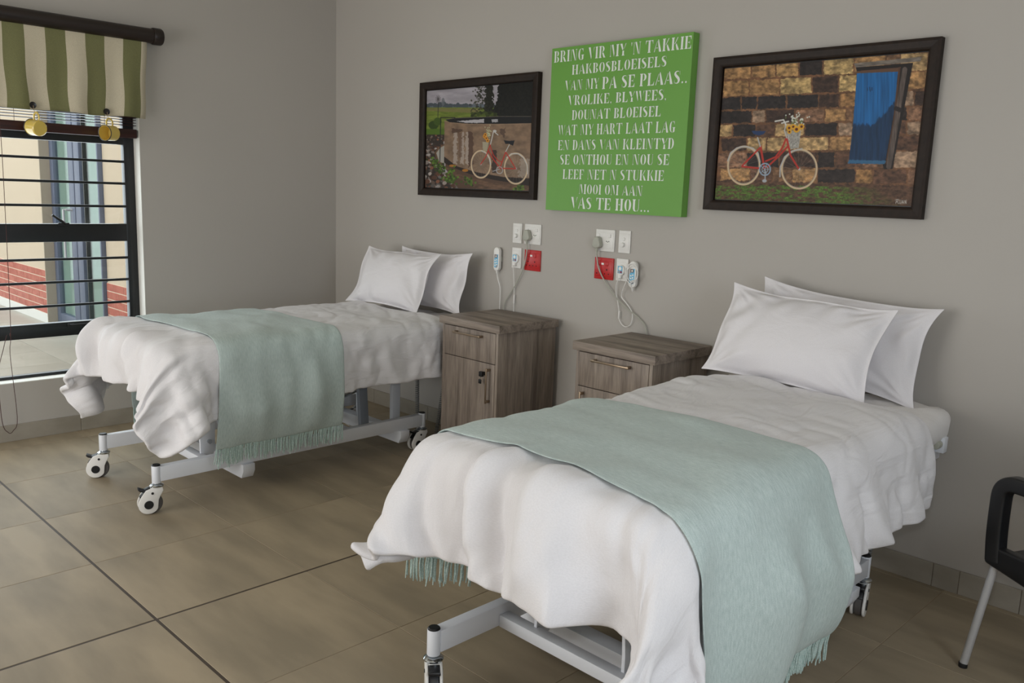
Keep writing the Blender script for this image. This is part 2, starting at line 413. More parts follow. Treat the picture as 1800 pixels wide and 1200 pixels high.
box('return_face', M_plasterg, a, -4.2, -4.185, -.712, -.45, 0, 3.3, smooth=False)
brick_wall('wall_annex', -2.88, -.2, -.58, 'cream plastered wall with red brick base right of the glass door')
d = root('door_1', (-3.53, -.6, 0), 'blue-grey framed sliding glass door across the patio', kind='structure')
DY0, DY1 = -.62, -.56
for x0, x1 in ((-4.184, -4.09), (-3.66, -3.52), (-3.50, -3.36), (-2.915, -2.885)):
    box('stile', M_doorfr, d, x0, x1, DY0, DY1, .0, 2.3, .004)
box('head_rail', M_doorfr, d, -4.09, -2.915, DY0 + .002, DY1, 2.2, 2.3, .004)
box('bottom_rail', M_doorfr, d, -4.09, -2.915, DY0 + .002, DY1, 0, .12, .004)
box('seal_strip', M_dark, d, -3.30, -3.285, DY0 + .01, DY1, .12, 2.2)
box('pane', M_dglass, d, -4.095, -3.655, -.592, -.586, .11, 2.21)
box('pane', M_dglass, d, -3.365, -2.91, -.592, -.586, .11, 2.21)
hb = MB(); hb.tube([(-3.60, DY0 + .005, 1.19), (-3.60, DY0 - .05, 1.19), (-3.66, DY0 - .06, 1.19), (-3.66, DY0 - .06, .72), (-3.60, DY0 - .05, .72), (-3.60, DY0 + .005, .72)], .012, 8)
hb.build('pull_handle', M_alu, d)
cv = MB(); pts = [(x, -.572 + .006 * math.sin(x * 30)) for x in np.arange(-4.18, -2.86, .02)]
cv.prism(pts + [(x, y + .006) for x, y in pts[::-1]], .02, 2.28, lambda a, b, c: (a, b, c))
cv.build('curtain', M_doorfr2, d)
box('lintel', M_plaster, d, -4.2, -2.88, -.60, -.35, 2.3, 3.3, smooth=False)
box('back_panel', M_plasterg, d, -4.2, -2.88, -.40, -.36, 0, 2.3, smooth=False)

# ------------------------------------------------------------------ blinds, valance and mugs
p = root('striped_valance', (.06, -2.1, 1.865), 'green and cream striped fabric valance on a dark brown pole above the window', 'valance')
MB().cyl((.06, -3.0, 2.352), (.06, -1.325, 2.352), .042, n=28).build('pole', M_brown, p)
MB().lathe([(.001, 0), (.046, .0), (.049, .006), (.049, .05), (.044, .058), (.001, .06)], (.06, -1.33, 2.352), (0, 1, 0), 28).build('end_cap', M_brown, p)
MB().lathe([(.001, 0), (.046, .0), (.049, .006), (.049, .05), (.044, .058), (.001, .06)], (.06, -2.995, 2.352), (0, -1, 0), 28).build('end_cap', M_brown, p)
for y in (-1.42, -2.86): box('bracket', M_brown, p, 0, .06, y, y + .02, 2.33, 2.37)
sw = .1053; edges = [-1.362, -1.395] + [-1.395 - sw * (k + 1) for k in range(15)]
edges = [e for e in edges if e > -2.96] + [-2.96]
m = MB(); nz_ = 16; yy = []; mi = []
for k in range(len(edges) - 1):
    nsub = 1 if k == 0 else 5
    for q in range(nsub):
        yy.append(edges[k] + (edges[k + 1] - edges[k]) * q / nsub); mi.append(1 if k % 2 == 0 else 0)
yy.append(edges[-1])
def vx(y, z):
    t = (2.33 - z) / .46
    return .066 + .011 * t * math.sin(y * 21 + 1.2 * t) + .006 * t * math.sin(y * 43 + 2) + .02 * t * t * .4
def vy(y, z):
    t = (2.33 - z) / .46
    return y - .03 * t * max(0, (y + 1.75) / .4) + .006 * t * math.sin(z * 17 + y * 9)
vs = []; fs = []; ms = []
for j in range(nz_ + 1):
    for i, y in enumerate(yy):
        z = 2.335 - (2.335 - 1.868) * j / nz_
        vs.append((vx(y, z), vy(y, z), z + (.004 * math.sin(y * 16) if j == nz_ else 0)))
nn = len(yy)
for j in range(nz_):
    for i in range(nn - 1):
        fs.append((j * nn + i, j * nn + i + 1, (j + 1) * nn + i + 1, (j + 1) * nn + i)); ms.append(mi[i])
m.v = vs; m.f = fs; m.m = ms
fab = m.build('fabric', [M_green, M_cream], p)
md = fab.modifiers.new('s', 'SOLIDIFY'); md.thickness = .0025
for y in (-2.006, -1.615):
    b = MB().lathe([(.001, -.004), (.016, -.004), (.0185, .0), (.0175, .005), (.013, .004), (.001, .003)], (vx(y, 1.89) + .006, y, 1.89), (1, 0, 0), 20)
    b.build('button', M_rimblack, p)
def mug(y, mouth, lab):
    bx = vx(y, 1.89) + .014; c = Vector((bx + .028, y, 1.768)); ax = Vector(mouth).normalized()
    t = root('enamel_mug', tuple(c), lab, 'mug', 'mugs hanging from the valance')
    R_, H_ = .043, .078
    pr = [(.001, -H_ / 2), (R_ - .006, -H_ / 2), (R_ - .001, -H_ / 2 + .006), (R_, H_ / 2 - .003), (R_ + .003, H_ / 2), (R_ - .002, H_ / 2), (R_ - .003, -H_ / 2 + .008), (.001, -H_ / 2 + .006)]
    MB().lathe(pr, c, ax, 32).build('body', M_enamel, t)
    MB().tube([c + ax * (H_ / 2) + (ax.orthogonal().normalized() * math.cos(a) + ax.cross(ax.orthogonal().normalized()) * math.sin(a)) * (R_ + .0015) for a in np.linspace(0, 2 * math.pi, 33)[:-1]], .0025, 6, True).build('rim', M_rimblack, t)
    upv = Vector((0, 0, 1)) - ax * ax.z; upv.normalize()
    hp = [c + ax * a + upv * b for a, b in ((-.024, R_ - .004), (-.026, R_ + .018), (-.012, R_ + .036), (.008, R_ + .036), (.022, R_ + .02), (.022, R_ - .004))]
    MB().tube(bez(hp, 5), .005, 8).build('handle', M_enamel, t)
    top = c + upv * (R_ + .034)
    MB().tube([Vector((bx - .002, y, 1.888)), Vector((bx + .006, y, 1.862)), top + Vector((0, 0, .004)), top + Vector((0, .003, -.006))], .0014, 5).build('string', M_thread, t)
mug(-2.006, (-.97, -.24, .1), 'yellow enamel mug hanging with its base turned to the viewer')
mug(-1.615, (.46, -.88, -.03), 'yellow enamel mug hanging with its open mouth turned to the viewer')

p = root('wooden_blind', (-.03, -2.17, 1.74), 'dark mahogany slatted blind pulled up behind the striped valance', 'blind')
box('bottom_rail', M_mahog, p, -.062, -.004, WY0 + .03, -1.412, 1.752, 1.806, .006)
for k in range(14):
    z = 1.822 + k * .0155 + (.004 if k < 3 else 0)
    if k > 2: z = 1.87 + (k - 3) * .006
    box('slat', M_mahog, p, -.062, -.006, WY0 + .035, -1.415, z, z + .0035, .001, smooth=False)
box('head_rail', M_mahog, p, -.07, -.004, WY0 + .03, -1.412, 2.16, 2.21, .004)
for y in (-1.6, -2.08, -2.7):
    MB().tube([(-.003, y, 1.80), (-.003, y, 2.18)], .0012, 5).build('ladder_cord', M_cord, p)
MB().tube(bez([(.0, -2.15, 2.18), (.004, -2.152, 1.85), (.012, -2.155, 1.5), (.016, -2.163, .9), (.018, -2.17, .62), (.02, -2.18, .5), (.022, -2.165, .14), (.022, -2.19, .065), (.022, -2.215, .058), (.022, -2.243, .13), (.02, -2.245, .4), (.018, -2.21, .55), (.016, -2.19, .62)], 8), .0018, 6).build('pull_cord', M_cord, p)
MB().lathe([(.001, 0), (.004, .003), (.005, .012), (.003, .02), (.001, .022)], (.018, -2.172, .61), (0, 0, 1), 10).build('cord_bead', M_cord, p)

# ------------------------------------------------------------------ pictures: printed photographs painted on a fine flat grid
def homog(src, dst):
    A = []
    for (x, y), (u, v) in zip(src, dst):
        A += [[x, y, 1, 0, 0, 0, -u * x, -u * y, -u], [0, 0, 0, x, y, 1, -v * x, -v * y, -v]]
    return np.linalg.svd(np.array(A, float))[2][-1].reshape(3, 3)

def vnoise(X, Y, seed=0, octs=3):
    out = np.zeros_like(X); amp = 1; tot = 0
    for o in range(octs):
        xi = np.floor(X).astype(np.int64); yi = np.floor(Y).astype(np.int64); fx = X - xi; fy = Y - yi
        fx = fx * fx * (3 - 2 * fx); fy = fy * fy * (3 - 2 * fy)
        def hsh(a, b):
            h = (a * 374761393 + b * 668265263 + (seed + o) * 982451653) & 0xffffffff
            h = ((h ^ (h >> 13)) * 1274126177) & 0xffffffff
            return ((h ^ (h >> 16)) & 0xffff) / 65535.
        out += amp * ((hsh(xi, yi) * (1 - fx) + hsh(xi + 1, yi) * fx) * (1 - fy) + (hsh(xi, yi + 1) * (1 - fx) + hsh(xi + 1, yi + 1) * fx) * fy)
        tot += amp; amp *= .55; X = X * 2.03; Y = Y * 2.03
    return out / tot

class Paint:
    def __init__(s, corners, w, h):
        s.w, s.h = w, h
        Hm = homog([(0, 0), (1, 0), (1, 1), (0, 1)], corners); s.Hi = np.linalg.inv(Hm)
        u, v = np.meshgrid((np.arange(w) + .5) / w, (np.arange(h) + .5) / h)
        q = Hm[2, 0] * u + Hm[2, 1] * v + Hm[2, 2]
        s.X = (Hm[0, 0] * u + Hm[0, 1] * v + Hm[0, 2]) / q; s.Y = (Hm[1, 0] * u + Hm[1, 1] * v + Hm[1, 2]) / q
        s.c = np.zeros((h, w, 3)); s.aa = abs(s.X[0, 1] - s.X[0, 0])
    def win(s, P, pad):
        xs_ = [q[0] for q in P]; ys_ = [q[1] for q in P]; U = []; V = []
        for x in (min(xs_) - pad, max(xs_) + pad):
            for y in (min(ys_) - pad, max(ys_) + pad):
                q = s.Hi @ np.array([x, y, 1.]); U.append(q[0] / q[2] * s.w); V.append(q[1] / q[2] * s.h)
        c = lambda t, m: int(min(max(t, 0), m))
        return slice(c(min(V) - 1, s.h), c(max(V) + 2, s.h)), slice(c(min(U) - 1, s.w), c(max(U) + 2, s.w))
    def blend(s, a, col, w=(slice(None), slice(None))):
        if callable(col): col = col(s.X[w], s.Y[w])
        col = np.array(col, float)
        if col.ndim == 1: col = col[None, None, :]
        elif col.shape[:2] == s.X.shape: col = col[w]
        s.c[w] = s.c[w] * (1 - a[..., None]) + col * a[..., None]
    def inpoly(s, P, X=None, Y=None):
        X = s.X if X is None else X; Y = s.Y if Y is None else Y
        r = np.zeros(X.shape, bool); n = len(P)
        for i in range(n):
            x0, y0 = P[i]; x1, y1 = P[(i + 1) % n]
            if y0 == y1: continue
            r ^= ((y0 > Y) != (y1 > Y)) & (X < (x1 - x0) * (Y - y0) / (y1 - y0) + x0)
        return r
    def poly(s, P, col, wob=0, seed=0, a=1.):
        w = s.win(P, wob); X, Y = s.X[w], s.Y[w]
        if X.size == 0: return
        dx = (vnoise(X / 14, Y / 14, seed) - .5) * wob if wob else 0; dy = (vnoise(X / 14, Y / 14, seed + 9) - .5) * wob if wob else 0
        s.blend(s.inpoly(P, X + dx, Y + dy).astype(float) * a, col, w)
    def line(s, P, wd, col, a=1.):
        w = s.win(P, wd); X, Y = s.X[w], s.Y[w]
        if X.size == 0: return
        d = np.full(X.shape, 1e9)
        for (x0, y0), (x1, y1) in zip(P[:-1], P[1:]):
            dx, dy = x1 - x0, y1 - y0; t = np.clip(((X - x0) * dx + (Y - y0) * dy) / (dx * dx + dy * dy + 1e-9), 0, 1)
            d = np.minimum(d, np.hypot(X - x0 - t * dx, Y - y0 - t * dy))
        s.blend(np.clip((wd / 2 - d) / s.aa + .5, 0, 1) * a, col, w)
    def ell(s, cx, cy, rx, ry, col, a=1., ring=None, rot=0, soft=0):
        c, q = math.cos(rot), math.sin(rot); R_ = max(rx, ry) + (ring or 0)
        w = s.win([(cx - R_, cy - R_), (cx + R_, cy + R_)], 3); X, Y = s.X[w], s.Y[w]
        if X.size == 0: return
        dx = (X - cx) * c + (Y - cy) * q; dy = -(X - cx) * q + (Y - cy) * c
        e = (np.hypot(dx / rx, dy / ry) - 1) * min(rx, ry)
        if ring: e = np.abs(e) - ring / 2
        s.blend(np.clip(-e / (s.aa + soft) + .5, 0, 1) * a, col, w)
    def grain(s, amt, sc, seed):
        s.c *= 1 + amt * (vnoise(s.X / sc, s.Y / sc, seed, 4) - .5)[..., None]

def rgb(*c): return np.array(c, float)
RED = rgb(190, 52, 40)

def wheel(p, cx, cy, rx, ry, rot=0):
    for k in range(18):
        a = math.pi * 2 * k / 18 + .1
        p.line([(cx, cy), (cx + rx * math.cos(a), cy + ry * math.sin(a))], 1.6, rgb(190, 185, 175), .45)
    p.ell(cx, cy, rx, ry, rgb(222, 196, 160), ring=10)
    p.ell(cx, cy, rx - 7, ry - 7, rgb(150, 140, 128), ring=3)
    p.ell(cx, cy, 7, 7, rgb(200, 200, 200))

def paint_stone():
    p = Paint([(178, 225), (1400, 160), (1312, 1072), (128, 1025)], 720, 500)
    X, Y = p.X, p.Y; rnd = random.Random(5)
    n = vnoise(X / 30, Y / 30, 3, 4)
    p.c = rgb(120, 84, 58)[None, None] * (.55 + .8 * n[..., None])
    rows = [(175, 285, -8), (285, 392, -8), (392, 480, 2), (480, 565, 6), (565, 648, 8), (648, 738, 10), (738, 840, 12), (840, 930, 20)]
    pal = [(168, 128, 84), (150, 112, 72), (46, 38, 36), (124, 92, 66), (182, 150, 104), (66, 48, 40), (140, 104, 80), (98, 70, 54), (160, 132, 108)]
    for i, (y0, y1, tl) in enumerate(rows):
        x = 110 + rnd.uniform(0, 60)
        while x < 1430:
            wd = rnd.choice((95, 150, 185, 210, 120)) * rnd.uniform(.85, 1.1)
            c = rgb(*rnd.choice(pal))
            if i == 2 and x < 580: c = rgb(44, 38, 38)
            if i in (0, 1) and rnd.random() < .7 and x < 960: c = rgb(*rnd.choice([(176, 138, 90), (160, 122, 80), (188, 158, 106)]))
            t0 = y0 + (tl - 8) * (x - 600) / 700; t1 = y1 + (tl - 4) * (x - 600) / 700
            col = lambda A, B, c=c, x=x, y0=y0, i=i: c[None, None] * (.45 + 1.1 * vnoise((A + x) / 22, (B + y0) / 16, i, 4))[..., None]
            p.poly([(x + 5, t0 + 7), (x + wd - 5, t0 + 5), (x + wd - 4, t1 - 6), (x + 4, t1 - 5)], col, 16, i * 7 + int(x) % 13)
            x += wd
    p.grain(.35, 60, 12)
    # ground
    g = rgb(92, 66, 50)[None, None] * (.5 + 1 * vnoise(X / 18, Y / 9, 21, 4))[..., None]
    p.poly([(100, 905), (760, 930), (1340, 950), (1330, 1100), (90, 1090)], g, 30, 4)
    gr = np.clip((vnoise(X / 26, Y / 9, 33, 4) - .42) * 7, 0, 1) * (Y > 930 + .03 * (X - 130)) * np.clip((1010 - X) / 300 + .55 + (Y - 1000) / 200, 0, 1)
    p.blend(np.clip(gr, 0, 1) * .85, rgb(86, 122, 44)[None, None] * (.5 + vnoise(X / 6, Y / 6, 35)[..., None]))
    # doorway: lintel, dark reveal, blue door, jamb
    p.poly([(962, 215), (1360, 188), (1352, 214), (975, 240)], rgb(128, 118, 108)[None, None] * (.6 + .7 * vnoise(X / 40, Y / 5, 8))[..., None])
    p.poly([(975, 240), (1310, 222), (1200, 850), (1150, 850)], rgb(30, 24, 24))
    p.poly([(980, 262), (1240, 246), (1225, 290), (975, 285)], rgb(104, 74, 56))
    blue = rgb(28, 104, 168)[None, None] * (.75 + .5 * vnoise(X / 9, Y / 200, 14))[..., None]
    p.poly([(982, 275), (1222, 272), (1208, 480), (1155, 820), (940, 815), (962, 600)], blue)
    sh = np.clip((Y - (575 - np.clip(X - 1080, 0, 200) * 1.0) + 40 * (vnoise(X / 12, Y / 30, 44) - .5)) / 14, 0, 1)
    door = p.inpoly([(982, 275), (1222, 272), (1208, 480), (1155, 820), (940, 815), (962, 600)])
    p.blend(sh * door * .78, rgb(18, 40, 66)[None, None] * (.7 + .7 * vnoise(X / 8, Y / 90, 46))[..., None])
    p.poly([(940, 792), (1160, 800), (1155, 820), (936, 815)], rgb(70, 128, 168), 10, 3, .7)
    p.line([(1058, 360), (1062, 384)], 4, rgb(14, 40, 70)); p.line([(1046, 364), (1046, 382)], 3, rgb(14, 40, 70)); p.line([(1072, 362), (1072, 380)], 4, rgb(14, 40, 70))
    p.line([(1232, 250), (1205, 560), (1165, 815)], 12, rgb(88, 60, 46))
    p.line([(1262, 260), (1215, 600), (1178, 835)], 30, rgb(96, 84, 78)[None, None] * (.6 + .8 * vnoise(X / 6, Y / 60, 18))[..., None])
    p.line([(1215, 490), (1240, 500)], 26, rgb(40, 34, 34))
    # bicycle
    wheel(p, 305, 820, 98, 116); wheel(p, 645, 845, 106, 118)
    p.line([(205, 790), (222, 742), (260, 712), (310, 702), (360, 715), (392, 745), (405, 800)], 8, rgb(196, 192, 188))
    p.line([(528, 890), (530, 830), (555, 770), (600, 735), (660, 722)], 8, rgb(190, 188, 186))
    p.line([(295, 826), (400, 838)], 11, RED); p.line([(297, 820), (408, 708)], 10, RED)
    p.line([(407, 705), (432, 840)], 13, RED); p.line([(440, 795), (500, 770), (540, 715), (562, 660)], 10, RED)
    p.line([(448, 832), (520, 765), (575, 705)], 11, RED); p.line([(566, 655), (590, 760), (640, 840)], 11, RED)
    p.line([(405, 705), (388, 650)], 8, rgb(190, 188, 184)); p.poly([(350, 608), (438, 612), (425, 630), (395, 638), (362, 628)], rgb(38, 62, 104))
    p.line([(566, 655), (552, 610), (560, 575)], 7, rgb(196, 194, 190))
    p.line([(495, 553), (545, 545), (560, 575)], 9, rgb(224, 222, 214)); p.line([(535, 565), (575, 555)], 9, rgb(224, 222, 214))
    p.ell(436, 845, 33, 36, rgb(150, 170, 192), ring=8); p.ell(436, 845, 18, 20, rgb(160, 176, 192), ring=5)
    for a in range(5): p.line([(436, 845), (436 + 30 * math.cos(a * 1.257), 845 + 33 * math.sin(a * 1.257))], 4, rgb(160, 176, 192))
    p.line([(436, 850), (438, 905)], 7, rgb(170, 178, 186)); p.ell(434, 915, 14, 10, rgb(180, 184, 190))
    p.poly([(560, 615), (652, 612), (640, 718), (590, 724)], rgb(176, 172, 164)[None, None] * (.65 + .6 * vnoise(X / 5, Y / 9, 51))[..., None])
    for k in range(46):
        fx, fy = 625 + rnd.gauss(0, 30), 545 + rnd.gauss(0, 22)
        p.ell(fx, fy, 4.5, 4.5, rgb(226, 228, 216))
        if k % 3 == 0: p.ell(fx, fy + 14, 5, 8, rgb(110, 124, 74), .7)
    for fx, fy, q in ((580, 595, 17), (605, 588, 16), (625, 604, 20), (655, 588, 17), (582, 618, 13)):
        p.ell(fx, fy, q, q, rgb(232, 172, 44)); p.ell(fx, fy, q * .45, q * .45, rgb(96, 40, 20))
    # the painter's mark
    for L_ in ([(1222, 1055), (1228, 1032)], [(1218, 1034), (1238, 1030), (1236, 1042), (1226, 1044), (1240, 1056)], [(1246, 1034), (1243, 1054), (1252, 1056), (1256, 1034)], [(1258, 1056), (1264, 1036), (1268, 1056)], [(1260, 1048), (1268, 1048)], [(1273, 1056), (1275, 1036), (1282, 1056), (1285, 1034)]):
        p.line(L_, 2.6, rgb(226, 226, 220))
    return p

def paint_dam():
    p = Paint([(137, 247), (1030, 168), (1000, 1070), (130, 1060)], 720, 500)
    X, Y = p.X, p.Y; rnd = random.Random(8)
    sky = rgb(178, 172, 180)[None, None] * (.8 + .35 * vnoise(X / 130, Y / 45, 2, 4))[..., None]
    p.c = sky.copy()
    p.poly([(120, 355), (1040, 355), (1040, 400), (120, 400)], rgb(104, 112, 120), 14, 3)
    for k in range(14):
        p.ell(150 + k * 27 + rnd.uniform(-8, 8), 368 + rnd.uniform(-12, 10), rnd.uniform(14, 26), rnd.uniform(12, 24), rgb(78, 86, 92))
    p.ell(275, 338, 14, 34, rgb(112, 116, 122), .8)
    p.poly([(120, 385), (1040, 385), (1040, 640), (120, 640)], rgb(112, 128, 52)[None, None] * (.75 + .5 * vnoise(X / 60, Y / 16, 6, 4))[..., None], 6, 2)
    p.poly([(120, 390), (600, 392), (560, 430), (120, 415)], rgb(136, 124, 82), 8, 5, .7)
    p.line([(235, 345), (232, 465)], 5, rgb(52, 50, 48))
    for a in range(12): p.line([(232, 315), (232 + 24 * math.cos(a * .5236), 315 + 32 * math.sin(a * .5236))], 4, rgb(86, 82, 84))
    p.ell(195, 535, 42, 36, rgb(54, 74, 28)); p.ell(230, 505, 34, 34, rgb(70, 92, 34))
    p.poly([(120, 570), (300, 565), (300, 620), (120, 620)], rgb(84, 112, 36), 14, 7)
    # rubble
    p.poly([(100, 615), (300, 615), (240, 860), (420, 1090), (100, 1090)], rgb(58, 48, 42))
    for k in range(330):
        x, y = rnd.uniform(120, 420), rnd.uniform(620, 1075)
        if x > 290 and y < 850: continue
        c = rgb(*rnd.choice([(150, 138, 130), (112, 92, 80), (186, 176, 170), (96, 62, 46), (60, 50, 44), (134, 88, 66)])) * rnd.uniform(.6, 1.1)
        q = 6 + 10 * (y - 600) / 470 * rnd.uniform(.5, 1.4)
        p.ell(x, y, q * 1.3, q, c, rot=rnd.uniform(-.5, .5))
    # trees
    tr = rgb(22, 22, 19)[None, None] * (.4 + 1.3 * vnoise(X / 12, Y / 12, 24, 4))[..., None]
    p.poly([(735, 150), (1050, 140), (1050, 462), (690, 462), (700, 380), (735, 300)], tr, 34, 9)
    p.poly([(630, 170), (690, 165), (700, 450), (620, 450)], rgb(34, 34, 26)[None, None] * (.5 + vnoise(X / 9, Y / 12, 27, 3))[..., None], 44, 10)
    for k in range(120):
        x = 585 + rnd.gauss(0, 32); y = rnd.uniform(195, 430)
        p.ell(x, y, rnd.uniform(4, 9), rnd.uniform(4, 8), rgb(54, 54, 40) * rnd.uniform(.6, 1.2), .8)
    for k in range(60):
        p.ell(rnd.uniform(520, 720), 440 + rnd.gauss(0, 9), 14, 10, rgb(70, 82, 34) * rnd.uniform(.6, 1.2))
    # round concrete dam
    p.poly([(300, 690), (1020, 690), (1020, 1095), (430, 1095), (300, 900)], rgb(92, 68, 52))
    wall = rgb(140, 114, 92)[None, None] * (.72 + .5 * vnoise(X / 50, Y / 40, 41, 5))[..., None]
    p.poly([(205, 770), (235, 720), (290, 690), (290, 880), (420, 945), (640, 1000), (1010, 1040), (1010, 1075), (560, 1060), (380, 960), (240, 860)], rgb(112, 84, 64)[None, None] * (.6 + .7 * vnoise(X / 40, Y / 14, 45))[..., None])
    p.poly([(220, 770), (255, 725), (290, 705), (290, 860), (245, 840)], rgb(172, 166, 156))
    p.poly([(288, 495), (330, 510), (500, 522), (760, 520), (1020, 512), (1005, 1010), (780, 960), (560, 925), (400, 880), (288, 800)], wall)
    p.poly([(288, 800), (400, 880), (560, 925), (780, 960), (1005, 968), (1005, 1030), (700, 985), (500, 940), (340, 880), (288, 850)], rgb(44, 32, 26))
    for x, q in ((370, 36), (430, 34), (470, 30)):
        p.poly([(x, 590), (x + q * .7, 585), (x + q * .8, 870), (x - q * .2, 850)], rgb(186, 172, 162), 26, int(x), .75)
    p.poly([(488, 580), (530, 600), (535, 860), (495, 890)], rgb(86, 62, 50), 22, 13, .8)
    p.poly([(405, 590), (440, 600), (435, 800), (415, 810)], rgb(112, 86, 70), 22, 14, .7)
    p.poly([(350, 560), (440, 565), (440, 585), (355, 600)], rgb(84, 62, 50), 24, 15, .8); p.poly([(745, 560), (800, 555), (790, 640), (760, 610)], rgb(86, 66, 56), 26, 16, .8)
    p.poly([(690, 740), (725, 735), (728, 930), (690, 930)], rgb(48, 36, 32), 20, 17, .8)
    p.poly([(930, 800), (1005, 800), (1005, 960), (900, 960)], rgb(178, 166, 154), 50, 18, .6)
    p.ell(360, 875, 30, 10, rgb(176, 116, 40)); p.ell(466, 912, 26, 12, rgb(176, 116, 40))
    p.poly([(300, 490), (360, 475), (760, 455), (1020, 452), (1020, 512), (760, 520), (500, 522), (330, 510)], rgb(26, 26, 28))
    p.poly([(385, 500), (620, 480), (620, 512), (480, 514)], rgb(190, 186, 190), 8, 19); p.poly([(680, 482), (735, 478), (735, 505), (690, 508)], rgb(170, 168, 172), 8, 20)
    p.line([(288, 498), (330, 512), (500, 524), (760, 522), (1020, 514)], 6, rgb(158, 132, 108)); p.line([(300, 488), (380, 474), (760, 457), (1020, 455)], 5, rgb(96, 88, 80))
    p.line([(252, 840), (256, 470), (375, 470), (378, 492)], 7, rgb(40, 38, 38))
    for x, y, rx_ in ((205, 850, 40), (255, 905, 44), (345, 930, 40), (320, 985, 66), (500, 1005, 44), (370, 990, 30), (920, 1050, 34)):
        for k in range(26):
            p.ell(x + rnd.gauss(0, rx_ * .5), y + rnd.gauss(0, 18), 9, 9, rgb(82, 110, 36) * rnd.uniform(.5, 1.25))
    # bicycle
    wheel(p, 597, 858, 80, 112); wheel(p, 886, 888, 94, 126)
    p.line([(600, 745), (640, 765), (668, 810), (678, 860)], 7, rgb(206, 202, 196)); p.line([(810, 800), (850, 765), (905, 765), (950, 800), (980, 860), (982, 930)], 8, rgb(206, 202, 196))
    p.line([(595, 858), (640, 790), (675, 690)], 8, RED); p.line([(660, 745), (700, 815), (755, 885)], 9, RED)
    p.line([(672, 700), (700, 780), (740, 825), (768, 835)], 7, RED); p.line([(755, 885), (802, 752)], 9, RED)
    p.line([(755, 888), (885, 890)], 9, RED); p.line([(885, 890), (802, 752)], 8, RED)
    p.line([(802, 750), (832, 690)], 6, rgb(204, 204, 200)); p.poly([(785, 655), (830, 660), (875, 655), (862, 700), (830, 685), (800, 685)], rgb(28, 28, 34))
    p.line([(676, 690), (690, 630), (700, 580), (738, 612)], 7, rgb(212, 210, 206)); p.ell(710, 580, 15, 11, rgb(206, 204, 200))
    p.ell(752, 905, 26, 28, rgb(178, 178, 180), ring=6); p.line([(752, 895), (695, 915)], 6, rgb(178, 178, 180))
    p.poly([(608, 670), (660, 672), (645, 750), (612, 748)], rgb(176, 166, 140), 8, 5)
    for k in range(40): p.ell(655 + rnd.gauss(0, 13), 600 + rnd.gauss(0, 28), 4, 5, rgb(196, 196, 156))
    for fx, fy in ((625, 625), (640, 640), (652, 660), (632, 612)):
        p.ell(fx, fy, 13, 15, rgb(226, 152, 40)); p.ell(fx, fy, 5, 6, rgb(80, 36, 20))
    return p

def print_mesh(name, p, x0, x1, z0, z1, y, parent):
    c = (p.c * .9).clip(0, 255)
    c = (c[0::2, 0::2] + c[1::2, 0::2] + c[0::2, 1::2] + c[1::2, 1::2]) / 4 / 255
    c = np.where(c <= .04045, c / 12.92, ((c + .055) / 1.055) ** 2.4)
    h, w_ = c.shape[:2]; org = ORG[parent.as_pointer()]
    gx, gz = np.meshgrid(np.linspace(x0, x1, w_ + 1), np.linspace(z1, z0, h + 1))
    V = np.stack([gx - org.x, np.full_like(gx, y) - org.y, gz - org.z], -1).reshape(-1, 3)
    i, j = np.meshgrid(np.arange(w_), np.arange(h)); a = (j * (w_ + 1) + i).ravel()
    F = np.stack([a, a + w_ + 1, a + w_ + 2, a + 1], -1)
    me = bpy.data.meshes.new(name); me.vertices.add(len(V)); me.vertices.foreach_set('co', V.ravel())
    me.loops.add(F.size); me.loops.foreach_set('vertex_index', F.ravel().astype(np.int32))
    me.polygons.add(len(F)); me.polygons.foreach_set('loop_start', np.arange(0, F.size, 4, dtype=np.int32))
    me.update(calc_edges=True)
    ca = me.color_attributes.new('Col', 'FLOAT_COLOR', 'CORNER')
    cc = np.ones((len(F), 4, 4)); cc[..., :3] = c.reshape(-1, 1, 3); ca.data.foreach_set('color', cc.ravel())
    m = bpy.data.materials.new(name + '_ink'); m.use_nodes = True; N = m.node_tree.nodes
    at = N.new('ShaderNodeAttribute'); at.attribute_name = 'Col'; b = N['Principled BSDF']
    m.node_tree.links.new(at.outputs['Color'], b.inputs['Base Color']); b.inputs['Roughness'].default_value = .5; b.inputs['Specular IOR Level'].default_value = .3
    me.materials.append(m)
    o = bpy.data.objects.new(name, me); COL.objects.link(o); o.parent = parent; ORG[o.as_pointer()] = org
    return o

